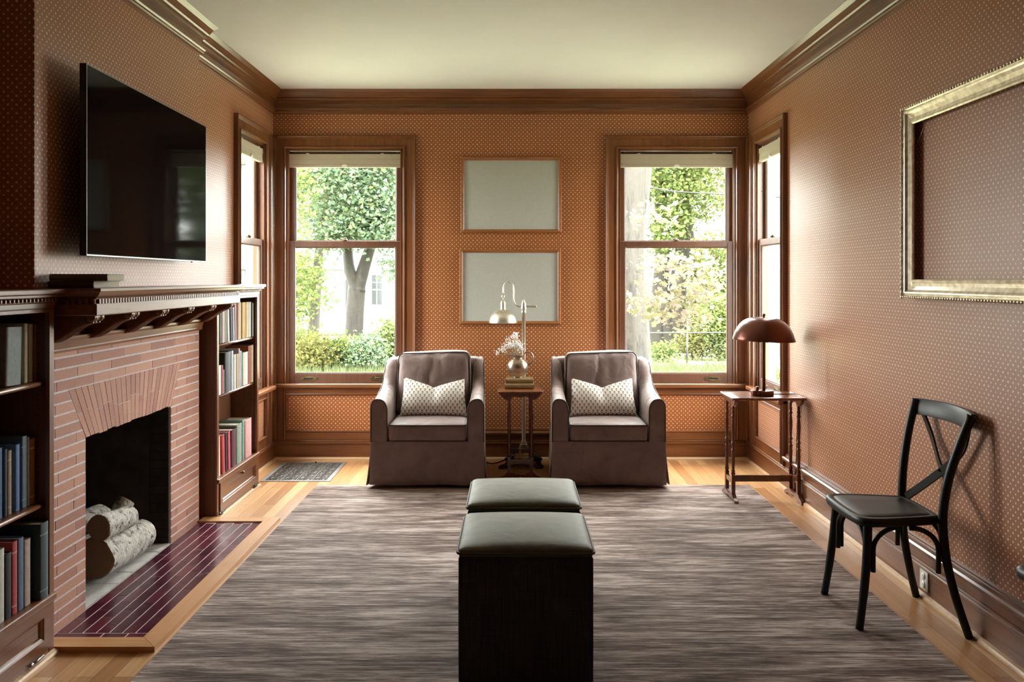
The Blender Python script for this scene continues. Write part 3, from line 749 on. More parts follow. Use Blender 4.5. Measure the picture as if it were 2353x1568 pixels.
row([(-8, 7.5, .244, (.055,.12,.23), 'mid-blue book at the picture edge on the middle shelf, near bookcase'),
     (11.5, 18.5, .233, (.06,.085,.12), 'narrow slate book beside the tan and mauve one, near bookcase'),
     (19.5, 29, .224, (.36,.25,.17), 'short book with a tan and mauve spine, near bookcase', dict(band=(.5,.45,.3))),
     (31, 36.5, .226, (.015,.015,.02), 'thin black book left of the bright blue book, near bookcase', dict(dx=-.01)),  # black filler added to stand for the shade between two spines
     (37, 47.5, .236, (.09,.19,.42), 'bright blue book on the middle shelf, near bookcase'),
     (52, 64.5, .258, (.11,.165,.19), 'tall faded grey-blue cloth book, near bookcase', dict(band=(.2,.24,.24))),
     (65, 69.5, .250, (.50,.50,.47), 'thin white book beside the tall grey-blue book, near bookcase'),
     (70.5, 83.5, .240, (.34,.17,.06), 'brown and gold slipcased book, near bookcase', dict(band=(.55,.38,.12))),
     (85.5, 88.5, .236, (.28,.025,.015), 'very thin dark red book at the end of the middle shelf, near bookcase')], .57, -1.765, G2)
G3 = 'books on the bottom ledge of the near bookcase'
row([(-8, 12.2, .249, (.44,.44,.40), 'off-white book at the picture edge on the bottom ledge'),
     (13, 28.6, .223, (.010,.010,.012), 'short black book on the bottom ledge, near bookcase'),
     (29.2, 42, .251, (.42,.055,.055), 'red book with a pale line on its spine, near bookcase', dict(band=(.6,.25,.2))),
     (43, 56.5, .253, (.10,.16,.27), 'denim-blue book on the bottom ledge, near bookcase'),
     (57.5, 72.5, .235, (.44,.37,.31), 'cream book between the denim-blue and the big teal one'),
     (93.5, 113, .275, (.022,.045,.055), 'very large dark teal book with a grey cloth spine, bottom ledge', dict(dep=.215, dx=.022, band=(.10,.15,.17)))], .232, -1.73, G3, .17)
G4 = 'books on the top shelf of the far bookcase'
row([(498.5, 504.5, .205, (.36,.42,.44), 'pale blue-grey book at the start of the top shelf, far bookcase'),
     (505, 510.3, .208, (.05,.045,.035), 'dark olive-black book on the top shelf, far bookcase'),
     (511, 517.5, .206, (.46,.36,.36), 'dusty pink book on the top shelf, far bookcase'),
     (518, 521.4, .206, (.45,.47,.39), 'thin greenish-white book on the top shelf, far bookcase'),
     (524, 529, .202, (.62,.61,.56), 'white book leaning toward the pink one, top shelf, far bookcase', dict(lean=math.radians(3.0))),
     (530.5, 535, .215, (.03,.04,.065), 'navy book leaning on the top shelf, far bookcase', dict(lean=math.radians(3.0))),
     (536.2, 540.3, .232, (.40,.46,.55), 'light blue leaning book on the top shelf, far bookcase', dict(lean=math.radians(2.6))),
     (541.4, 545, .230, (.62,.36,.36), 'rose pink leaning book on the top shelf, far bookcase', dict(lean=math.radians(2.2))),
     (546.5, 556, .234, (.36,.26,.17), 'broad tan book in the middle of the top shelf, far bookcase'),
     (556.4, 563.8, .233, (.46,.24,.035), 'mustard book on the top shelf, far bookcase', dict(dx=.004)),
     (564.1, 567.2, .232, (.60,.38,.12), 'narrow golden book on the top shelf, far bookcase'),
     (567.6, 572.4, .232, (.66,.56,.40), 'cream book right of the golden one, top shelf, far bookcase'),
     (572.8, 577.8, .231, (.68,.66,.60), 'white book near the end of the top shelf, far bookcase'),
     (579, 580.6, .23, (.05,.06,.08), 'thin navy book near the end of the top shelf, far bookcase'),
     (581, 583.6, .222, (.52,.53,.46), 'sage-white book last on the top shelf, far bookcase')], 1.012, -1.736, G4, .14)
G5 = 'books on the middle shelf of the far bookcase'
row([(498, 509.3, .175, (.60,.60,.55), 'white book at the start of the middle shelf, far bookcase'),
     (510.3, 514, .172, (.40,.12,.13), 'thin crimson book on the middle shelf, far bookcase'),
     (514.3, 516.4, .142, (.55,.40,.37), 'small pale pink booklet on the middle shelf, far bookcase'),
     (517.5, 531.5, .243, (.012,.014,.018), 'large black book on the middle shelf, far bookcase'),
     (532, 537.3, .243, (.36,.42,.54), 'tall light blue book beside the large black one, far bookcase'),
     (538, 543.6, .216, (.60,.57,.50), 'worn cream book on the middle shelf, far bookcase'),
     (544, 549.5, .216, (.40,.28,.16), 'tan book with white pages on the middle shelf, far bookcase'),
     (549.8, 552.3, .245, (.62,.62,.58), 'tall thin white book on the middle shelf, far bookcase'),
     (553, 556, .228, (.46,.55,.60), 'pale sky-blue book on the middle shelf, far bookcase'),
     (558, 570.8, .212, (.50,.49,.44), 'broad light grey book on the middle shelf, far bookcase'),
     (571.3, 575.5, .246, (.42,.10,.04), 'burnt orange book on the middle shelf, far bookcase'),
     (576, 579.4, .247, (.42,.27,.16), 'light brown book next to the burnt orange one, far bookcase'),
     (579.8, 583.3, .248, (.68,.62,.54), 'cream book last on the middle shelf, far bookcase')], .707, -1.736, G5, .14)
G6 = 'books on the bottom ledge of the far bookcase'
row([(498.5, 507.5, .232, (.66,.60,.49), 'cream book tilting at the start of the bottom ledge, far bookcase', dict(lean=math.radians(2.0))),
     (512, 518.6, .233, (.50,.045,.05), 'bright red book tilting on the bottom ledge, far bookcase', dict(lean=math.radians(3.2))),
     (520.3, 523.6, .234, (.05,.06,.09), 'thin navy book between the two red ones, far bookcase', dict(lean=math.radians(3.0))),
     (525.6, 531, .232, (.58,.10,.13), 'coral red book tilting on the bottom ledge, far bookcase', dict(lean=math.radians(2.2))),
     (532.5, 543.5, .230, (.085,.015,.03), 'broad maroon book on the bottom ledge, far bookcase'),
     (544.3, 556.5, .246, (.23,.31,.26), 'broad sage green book on the bottom ledge, far bookcase'),
     (557.3, 562.3, .254, (.18,.36,.31), 'teal book on the bottom ledge, far bookcase'),
     (563.5, 579.0, .246, (.66,.38,.39), 'wide pale pink book at the end of the bottom ledge, far bookcase')], .232, -1.728, G6, .15)
# two books lying on the mantel
def flat_book(loc, sx, sy, th, col, rz, label, group, spine='y'):
    t = thing('book', label, 'book', loc, rz, group); c = .0028
    m = MB(); m.box(-sx/2, sx/2, -sy/2, sy/2, 0, c); m.box(-sx/2, sx/2, -sy/2, sy/2, th-c, th)
    n = 6; arc = [(-sy/2 - .004*math.cos(PI*(i/n-.5)), th*i/n) for i in range(n+1)]
    m.prism([(y_, z_) for y_, z_ in arc] + [(-sy/2+c, th-c*.1), (-sy/2+c, c*.1)], -sx/2, sx/2, 'x', smooth=True)
    m.build('cover', bmat(col), t, world=False)
    m = MB(); m.box(-sx/2+.004, sx/2-.004, -sy/2+c, sy/2-.004, c, th-c); m.build('page_block', PAGES, t, world=False)
    return t
GM = 'books lying on the mantel'
flat_book((-1.695, 3.42, 1.3625), .175, .225, .027, (.075,.03,.018), 0, 'dark brown book lying underneath the olive one on the mantel', GM)
flat_book((-1.662, 3.375, 1.390), .222, .150, .027, (.11,.085,.045), 0, 'olive-brown book lying on top of the dark brown one on the mantel', GM)

# logs
def log(p0, p1, r0, r1, label, seed):
    random.seed(seed)
    a = Vector(p0); b = Vector(p1); t = thing('log', label, 'log', tuple((a+b)/2), 0, 'logs in the fireplace')
    k = 12; n = 22; d = (b-a); vs = []; fs = []
    sd = d.normalized().cross(Vector((0,0,1))).normalized(); up = sd.cross(d.normalized())
    ph = [random.uniform(0, 6) for _ in range(4)]
    for i in range(k):
        f = i/(k-1)
        for j in range(n):
            th = 2*PI*j/n; rr = (r0 + (r1-r0)*f) * (1 + .05*math.sin(2*th+ph[0]) + .03*math.sin(3*th+ph[1]+2*f) + .025*math.sin(5*th+ph[2]+5*f) + random.uniform(-.02, .02))
            vs.append(a + d*f + (sd*math.cos(th) + up*math.sin(th))*rr)
    for i in range(k-1):
        for j in range(n): fs.append((i*n+j, i*n+(j+1)%n, (i+1)*n+(j+1)%n, (i+1)*n+j))
    m = MB(); m.add(vs, fs, 0, True); m.build('bark', BIRCH, t)
    for base, q in ((0, a), ((k-1)*n, b)):
        m = MB()
        ring = [vs[base+j] for j in range(n)]; dd = d.normalized()*(.004 if base else -.004)
        inn = [q + (p-q)*.93 + dd for p in ring]
        m.add(ring + inn, [(j, (j+1)%n, (j+1)%n+n, j+n) for j in range(n)] + [tuple(range(n, 2*n))])
        m.build('cut_end', LOGEND, t)
    return t
def m_logend():
    t = NT('sawn log end'); v = t.coord((1,1,1)); 
    ln = t.n('VectorMath', operation='LENGTH'); t.t.links.new(t.coord((1,0.0,1)), ln.inputs[0])
    r = t.math('MULTIPLY_ADD', t.noise(v, 12, 3), .03, ln.outputs['Value'])
    f = t.math('FRACT', t.math('MULTIPLY', r, 90))
    return t.pbr(t.ramp(f, [(0.0, (.27, .14, .07)), (.5, (.34, .19, .10)), (1, (.28, .15, .075))]), .85, 0, None)
LOGEND = m_logend()
log((-1.915, 3.93, .118), (-1.885, 4.36, .102), .098, .082, 'biggest pale-barked log lying at the front of the firebox', 3)
log((-1.885, 3.925, .262), (-1.87, 4.20, .240), .058, .050, 'medium white-barked log resting on the biggest log', 5)
log((-2.035, 3.93, .245), (-2.02, 4.22, .240), .060, .056, 'rough-barked log behind the biggest one, half hidden by the brick jamb', 8)
log((-2.10, 3.90, .080), (-2.09, 4.28, .080), .068, .066, 'dark log underneath at the back of the firebox', 12)
log((-1.985, 4.31, .205), (-1.955, 4.36, .275), .044, .040, 'short stubby log end poking up behind the pile', 9)
random.seed(11)

# television
tv = thing('television', 'black flat television mounted above the mantel', 'television', (-1.72, 4.1, 1.87))
def slab(m, xo0, xo1, ins=0):
    a = (-1.680, 3.397); b = (-1.712, 4.81)
    d = Vector((b[0]-a[0], b[1]-a[1], 0)); n = Vector((d.y, -d.x, 0)).normalized(); d.normalize()
    A = Vector((*a, 0)) + d*ins; B_ = Vector((*b, 0)) - d*ins
    z0, z1 = 1.490+ins, 2.250-ins
    vs = []
    for o in (xo0, xo1):
        for q in (A, B_):
            for z in (z0, z1): vs.append((q.x + n.x*o, q.y + n.y*o, z))
    m.add(vs, [(0,1,3,2),(4,6,7,5),(0,4,5,1),(2,3,7,6),(0,2,6,4),(1,5,7,3)]); return m
slab(MB(), -.028, -.002).build('casing', TVF, tv, bevel=.002); slab(MB(), -.002, .0005).build('bezel', TVS, tv); slab(MB(), 0, .0015, .006).build('screen', TVB, tv)
m = MB(); m.box(-1.775, -1.712, 3.85, 4.35, 1.62, 2.12); m.box(CHX+.0005, -1.775, 3.95, 4.25, 1.7, 2.05); m.build('wall_mount', TVF, tv)
m = MB(); m.box(-1.704, -1.693, 4.56, 4.62, 1.484, 1.490); m.build('sensor', TVS, tv)

# blank framed boards between the windows
def board(x0, x1, z0, z1, label):
    t = thing('picture_frame', label, 'picture frame', ((x0+x1)/2, YB, z0), 0, 'blank framed boards between the windows')
    PF = [(0,.006),(0,.012),(.006,.018),(.012,.022),(.022,.020),(.028,.012),(.028,.0005)]
    i = .028
    m = MB(); sweep_rect(m, PF, x0+i, x1-i, z0+i, z1-i, mpB); m.build('frame', W_frame, t)
    m = MB(); m.box(x0+i-.004, x1-i+.004, YB-.008, YB-.001, z0+i-.004, z1-i+.004); m.build('panel', BOARDG, t)
board(-.402, .378, 1.752, 2.342, 'upper of the two oak-framed blank grey boards')
board(-.412, .374, 1.042, 1.628, 'lower of the two oak-framed blank grey boards, behind the brass lamp')

# gilt frame on the side wall
gf = thing('gilt_frame', 'large empty gilded picture frame leaning off the side wall', 'picture frame', (XR, 3.3, 1.31))
GP = [(0,.030),(0,.036),(.006,.040),(.012,.038),(.016,.032),(.030,.030),(.046,.038),(.056,.048),(.062,.050),(.068,.044),(.076,.050),(.084,.046),(.086,.036),(.084,.004),(.010,.022),(0,.030)]
m = MB(); sweep_rect(m, GP, 2.62, 3.86, 1.395, 2.092, mpR); m.build('moulding', GILT, gf)
m = MB(); a = .079
def leaf_run(p0, p1):
    d = Vector(p1)-Vector(p0); k = int(d.length/.021); L_ = d.normalized()
    for i in range(k+1):
        q = Vector(p0)+d*(i/k); s = 1 if i % 2 else -1
        m.tube([q - L_*.011, q - L_*.002 , q + L_*.011], [.002, .0065, .0015], 6)
zA, zB, yA, yB = 1.395-a, 2.092+a, 2.62-a, 3.86+a
leaf_run(mpR(yA,.052,zB), mpR(yB,.052,zB)); leaf_run(mpR(yA,.052,zA), mpR(yB,.052,zA)); leaf_run(mpR(yB,.052,zA), mpR(yB,.052,zB)); leaf_run(mpR(yA,.052,zA), mpR(yA,.052,zB))
m.build('carved_edge', GILT, gf)
m = MB(); m.tube([mpR(3.85, .02, 2.0), mpR(3.77, .018, 2.095)], .0012, 5); m.build('hanging_wire', TVS, gf)

# outlet
ol = thing('outlet', 'white duplex wall outlet on the baseboard behind the black chair', 'outlet', (XR-.022, 3.78, .035))
m = MB(); m.box(XR-.027, XR-.0222, 3.742, 3.815, .034, .118); m.build('cover_plate', WHITEP, ol, bevel=.002)
for zc in (.057, .095):
    m = MB(); m.lathe([(.0165,0),(.0165,.002),(0,.0021)], (XR-.0291, 3.7785, zc), 16, axis='x')
    m.box(XR-.0296, XR-.029, 3.771, 3.773, zc-.004, zc+.005, 1); m.box(XR-.0296, XR-.029, 3.784, 3.786, zc-.004, zc+.005, 1); m.build('socket', [WHITEP, DARK], ol)

# floor register
vt = thing('floor_register', 'patterned metal floor vent in front of the window corner', 'vent', (-1.49, 6.23, 0))
vx0, vx1, vy0, vy1 = -1.742, -1.258, 5.93, 6.545
m = MB(); 
for b in ((vx0, vx1, vy0, vy0+.022), (vx0, vx1, vy1-.022, vy1), (vx0, vx0+.03, vy0+.022, vy1-.022), (vx1-.03, vx1, vy0+.022, vy1-.022)): m.box(*b, .0, .005)
m.build('frame', GRILLE, vt, bevel=.001)
m = MB(); m.box(vx0+.03, vx1-.03, vy0+.022, vy1-.022, .0, .0008); m.build('duct_opening', DARK, vt)
m = MB(); ix0, ix1, iy0, iy1 = vx0+.03, vx1-.03, vy0+.022, vy1-.022
for i in range(1, 4): 
    x = ix0 + (ix1-ix0)*i/4; m.box(x-.0022, x+.0022, iy0, iy1, .001, .004)
ny = 27
for i in range(1, ny):
    y = iy0 + (iy1-iy0)*i/ny; m.box(ix0, ix1, y-.0014, y+.0014, .001, .0036)
for i in range(8):
    for j in range(10):
        cx = ix0 + (ix1-ix0)*(i+.5)/8; cy = iy0 + (iy1-iy0)*(j+.5)/10
        if (i + j) % 2 == 0: m.lathe([(.0145,.0012),(.0185,.0012),(.0185,.0044),(.0145,.0044),(.0145,.0012)], (cx, cy, 0), 6, smooth=False)
        else: m.box(cx-.0012, cx+.0012, cy-.026, cy+.026, .001, .0042); m.tube([(cx-.018, cy-.02, .003), (cx+.018, cy+.02, .003)], .0014, 4); m.tube([(cx-.018, cy+.02, .003), (cx+.018, cy-.02, .003)], .0014, 4)
m.build('grating', GRILLE, vt)
m = MB(); m.box(-1.49, -1.482, 6.50, 6.51, .004, .016); m.build('lever', IRON, vt)

# ------------------------------------------------------------ rug
m = MB(); m.box(-1.318, 1.592, .8, 5.80, 0, .010)
rg = m.build('area_rug', RUG, bevel=.003); tag(rg, 'large taupe striated rug in the middle of the oak floor', 'rug')

# ------------------------------------------------------------ armchairs
def rrect(x0, x1, z0, z1, r, n=5):
    pts = []
    for cx, cz, a0 in ((x1-r, z1-r, 0), (x0+r, z1-r, PI/2), (x0+r, z0+r, PI), (x1-r, z0+r, 1.5*PI)):
        for i in range(n+1):
            a = a0 + PI/2*i/n; pts.append((cx + r*math.cos(a), cz + r*math.sin(a)))
    return pts
def lerp(tab, x):
    for (a, b), (c, d) in zip(tab, tab[1:]):
        if x <= c:
            f = (x-a)/(c-a); f = max(0, min(1, f)); f = f*f*(3-2*f)*.5 + f*.5; return b + (d-b)*f
    return tab[-1][1]
HT = [(0,.600),(.10,.602),(.20,.610),(.30,.626),(.38,.642),(.44,.670),(.50,.735),(.55,.790),(.59,.810),(.66,.815),(.78,.816)]
XO = [(0,.374),(.30,.372),(.50,.362),(.78,.350)]
XI = [(0,.266),(.30,.268),(.50,.275),(.62,.285),(.78,.29)]
def arm_section(y, n=12):
    h, xo, xi = lerp(HT, y), lerp(XO, y), lerp(XI, y); w = xo - xi; r = .062 - .030*max(0, min(1, (y-.46)/.12))
    pts = [(xo, .318), (xo, .40), (xo, h - r)]
    for i in range(1, n):
        a = PI*i/n; c = math.cos(a); s_ = math.sin(a)
        pk = .60
        x = (xi + w*pk) + (w*(1-pk) if c > 0 else w*pk)*math.copysign(abs(c)**.85, c); hh = h - r*(1.0 if c > 0 else 1.35)*(1 - abs(s_)**.9)
        pts.append((x, hh))
    pts += [(xi, h - r*1.35), (xi, .40), (xi, .318)]
    return pts
def armchair(loc, label, rot=0):
    t = thing('armchair', label, 'armchair', loc, rot, 'armchairs under the far windows')
    for sg in (1, -1):
        m = MB(); ys = [-.002, .004, .06, .12, .20, .28, .34, .40, .46, .52, .58, .64, .70, .76]
        secs = [arm_section(y) for y in ys]; k = len(secs[0]); vs = []
        for y, s_ in zip(ys, secs):
            wr = .0025*math.sin(y*38)
            for x, z in s_: vs.append((sg*(x + wr*(z < .55)), y, z))
        fs = [(i*k+j, i*k+j+1, (i+1)*k+j+1, (i+1)*k+j) for i in range(len(ys)-1) for j in range(k-1)]
        m.add(vs, fs, 0, True)
        s0 = [(x, z) for x, z in arm_section(0)]; cx = sum(p[0] for p in s0)/len(s0)
        m.add([(sg*x, -.002, z) for x, z in s0], [tuple(range(k))], 0)
        arm = m.build('arm', SLIP, t, world=False)
        m = MB(); m.tube([(sg*x, -.004, z) for x, z in s0], .0042, 6); m.build('piping', PIPE, arm, world=False)
        m = MB(); m.tube([(sg*(lerp(XO, y)-.004 if y > .001 else lerp(XO, y)), y, lerp(HT, y)-.035+.022*min(1, y/.45)) for y in [i*.03 for i in range(0, 24)]], .0032, 6); m.build('piping', PIPE, arm, world=False)
    def backfn(v):
        u = v.x/.35; z = v.z + (.004*math.cos(u*PI) if v.z > .7 else 0); return (v.x, v.y, z)
    m = MB(); m.rbox(-.345, .345, .600, .795, .12, .820, .040, 7, (0, .01, .0), fn=backfn); m.build('back', SLIP, t, world=False)
    # lining under the skirt and swivel base
    m = MB(); m.box(-.352, .352, .02, .785, .05, .30); m.build('frame_lining', PIPE, t, world=False)
    m = MB(); m.lathe([(.22,-.036),(.23,-.03),(.20,.01),(.05,.02)], (0, .40, .038), 24); m.build('swivel_base', IRON, t, world=False)
    # skirt: four hanging panels with open kick pleats at the corners
    def panel(p0, p1, nrm, flare0, flare1, z0=.034, z1=.320, seed=0):
        m = MB(); nx, nz = 26, 8; vs = []
        for side in (0, 1):
            for i in range(nx+1):
                for j in range(nz+1):
                    f = i/nx; q = j/nz; z = z1 + (z0-z1)*q
                    fl = (flare0*(1-f)**3 + flare1*f**3)*q**1.5
                    wv = .004*q*math.sin(f*9+seed) + .003*q*math.sin(f*23+seed*2)
                    o = fl + wv + .002 - (.006 if side else 0)
                    ex = (f-.5)*.012*q
                    d = (p1[0]-p0[0], p1[1]-p0[1])
                    vs.append((p0[0]+d[0]*(f+ex)+nrm[0]*o, p0[1]+d[1]*(f+ex)+nrm[1]*o, z + (.003*q*math.sin(f*11+seed))))
        N_ = (nx+1)*(nz+1); fs = []
        for s_ in (0, 1):
            for i in range(nx):
                for j in range(nz):
                    a = s_*N_ + i*(nz+1)+j; fs.append((a, a+1, a+nz+2, a+nz+1))
        for i in range(nx): a = i*(nz+1)+nz; fs.append((a, a+nz+1, a+nz+1+N_, a+N_))
        for j in range(nz): fs.append((j, j+1, j+1+N_, j+N_)); a = nx*(nz+1)+j; fs.append((a, a+1, a+1+N_, a+N_))
        m.add(vs, fs, 0, True); return m.build('skirt_panel', SLIP, t, world=False)
    panel((-.376, -.004), (.376, -.004), (0, -1), .004, .004, seed=1.3)
    panel((.374, .0), (.356, .79), (1, 0), .026, .006, seed=2.1)
    panel((-.374, .0), (-.356, .79), (-1, 0), .030, .006, seed=4.1)
    panel((-.35, .795), (.35, .795), (0, 1), .0, .0, seed=5)
    m = MB(); m.box(-.268, .268, .02, .62, .30, .318); m.build('seat_deck', SLIP, t, world=False)
    # seat cushion
    def seatfn(v): return (v.x, v.y, v.z)
    m = MB(); m.rbox(-.258, .258, -.014, .56, .319, .434, .022, 9, (.0, .004, .012), fn=seatfn); sc_ = m.build('seat_cushion', SLIP, t, world=False)
    for z_ in (.4285, .324):
        m = MB(); m.tube([(x, y, z_ + .008*max(0, 1-(x/.27)**2)*(y > .0)*(z_ > .4)*0) for x, y in rrect(-.2565, .2565, -.0145, .55, .03)], .0038, 6, True); m.build('piping', PIPE, sc_, world=False)
    # back cushion, leaning and plump, with gathered top
    def bk(v):
        z = v.z; q = (z-.43)/.43; x = v.x
        g_ = .0035*math.sin(x*75)*max(0, q-.72)/.28*max(0, 1-abs(x)/.24)
        fold = -.020*math.exp(-((x+.035-(q-.6)*.10)/.014)**2)*max(0, min(1, (q-.35)*3)) - .014*math.exp(-((x-.055+(q-.6)*.05)/.018)**2)*max(0, min(1, (q-.5)*3))
        return (x*(1-.03*q*q), v.y - .012 + (z-.43)*.19 + (fold + g_)*(-1 if v.y < .50 else 0), z + .006*math.sin(x*9)*q)
    m = MB(); m.rbox(-.262, .262, .415, .575, .430, .862, .040, 26, (.004, .050, .012), fn=bk); bc = m.build('back_cushion', SLIP, t, world=False)
    m = MB(); m.tube([bk(Vector((x, .422, z))) for x, z in rrect(-.260, .260, .434, .864, .040)], .0048, 6, True); m.build('piping', PIPE, bc, world=False)
    return t
armchair((-.564, 5.700, 0), 'taupe velvet armchair left of the small pedestal table and floor lamp'.replace('left of', 'between the bookcase side and') )
armchair((.636, 5.700, 0), 'taupe velvet armchair between the small table and the corner with the lamp table')

def m_pillow():
    t = NT('block printed cotton'); tc = t.n('TexCoord'); sp = t.n('SeparateXYZ'); t.t.links.new(tc.outputs['UV'], sp.inputs[0])
    u = sp.outputs[0]; w = sp.outputs[1]
    px, pz = .0305, .0215
    def lat(ox, oz):
        fa = t.math('MULTIPLY', t.math('SUBTRACT', t.math('FRACT', t.math('ADD', t.math('DIVIDE', u, px), ox)), .5), px)
        fb = t.math('MULTIPLY', t.math('SUBTRACT', t.math('FRACT', t.math('ADD', t.math('DIVIDE', w, 2*pz), oz)), .5), 2*pz)
        def blob(cx, cz, r, sx=1.0, sz=1.0):
            a = t.math('MULTIPLY', t.math('SUBTRACT', fa, cx), sx); b = t.math('MULTIPLY', t.math('SUBTRACT', fb, cz), sz)
            d = t.math('SQRT', t.math('ADD', t.math('MULTIPLY', a, a), t.math('MULTIPLY', b, b)))
            mr = t.n('MapRange'); t.set(mr.inputs[0], d); mr.inputs[1].default_value = r; mr.inputs[2].default_value = r*.75; return mr.outputs[0]
        o = blob(0, .004, .0068); o = t.math('MAXIMUM', o, blob(0, -.006, .0045, 3.0, .8)); o = t.math('MAXIMUM', o, blob(-.0042, -.0075, .003, 1, 1.2)); return t.math('MAXIMUM', o, blob(.0042, -.0075, .003, 1, 1.2))
    o = t.math('MAXIMUM', lat(0, 0), lat(.5, .5))
    c = t.mix(t.math('MULTIPLY', o, .9), (.80, .775, .72), (.20, .12, .052))
    return t.pbr(c, .85, 0, t.bump(t.noise(t.coord(), 18, 3), .25, .012), Sheen_Weight=.1)
PILLOW = m_pillow()
def pillow(loc, label, rz=0, sk=0):
    n, k = 36, 24; vs = []; uvs = []; fs = []
    for side in (-1, 1):
        for i in range(n+1):
            for j in range(k+1):
                u = -1 + 2*i/n; v = j/k
                top = .198 + .068*(abs(u)**.85) + .006*u*sk; 
                edge = .006*math.sin(PI*v)
                x = u*(.232 - .016*v - edge*1.2 + .004*(1-v)) + sk*.006*v
                z = v*top + .010*(1-v)*(1-abs(u)**3)*0 - .008*(abs(u)**6)*(1-v)
                th = .072*(max(0, 1-abs(u)**3.5))**.55*(max(0, 4*v*(1-v)))**.5
                th *= 1 - .45*math.exp(-(u/.16)**2)*v**2
                vs.append((x, side*th + .03*v, z)); uvs.append((x, z))
    N_ = (n+1)*(k+1)
    for s_ in (0, 1):
        for i in range(n):
            for j in range(k):
                a = s_*N_ + i*(k+1)+j; fs.append((a, a+1, a+k+2, a+k+1) if s_ else (a, a+k+1, a+k+2, a+1))
    m = MB(); m.add(vs, fs, 0, True)
    o = m.build('lumbar_pillow', PILLOW, None, recalc=True); o.location = loc; o.rotation_euler = (math.radians(-17), 0, rz)
    me = o.data; ul = me.uv_layers.new(name='UVMap')
    for lp in me.loops: ul.data[lp.index].uv = uvs[lp.vertex_index]
    tag(o, label, 'pillow', 'flower printed lumbar pillows')
pillow((-.552, 6.010, .447), 'cream flower-printed lumbar pillow on the armchair nearest the bookcases', math.radians(-1), -1)
pillow((.634, 6.010, .447), 'cream flower-printed lumbar pillow on the armchair nearest the lamp table', math.radians(1), 0)

# ------------------------------------------------------------ ottomans
def ottoman(cx, y0, label, w=.46):
    t = thing('ottoman', label, 'ottoman', (cx, y0 + w/2, .010), 0, 'cube ottomans on the rug')
    m = MB(); m.rbox(-w/2, w/2, -w/2, w/2, .0, .4525, .012, 7, (.004, .004, 0)); m.build('body', OTTS, t, world=False)
    m = MB(); m.rbox(-w/2-.001, w/2+.001, -w/2-.001, w/2+.001, .440, .470, .014, 11, (0, 0, .024)); tp = m.build('cushion_top', OTTO, t, world=False)
    for z_ in (.4545,):
        m = MB(); m.tube([(x, y, z_+.0) for x, y in rrect(-w/2-.003, w/2+.003, -w/2-.003, w/2+.003, .022, 6)], .0052, 8, True); m.build('piping', OPIPE, tp, world=False)
    for sx in (-1, 1):
        m = MB(); m.tube([(sx*(w/2-.004), -w/2+.004, .02), (sx*(w/2-.004), -w/2+.004, .44)], .0035, 6); m.build('piping', OPIPE, t, world=False)
    return t
ottoman(.045, 2.925, 'olive topped cube ottoman at the front, its charcoal side facing the viewer')
ottoman(.046, 3.50, 'olive topped cube ottoman behind the front one, closer to the armchairs')

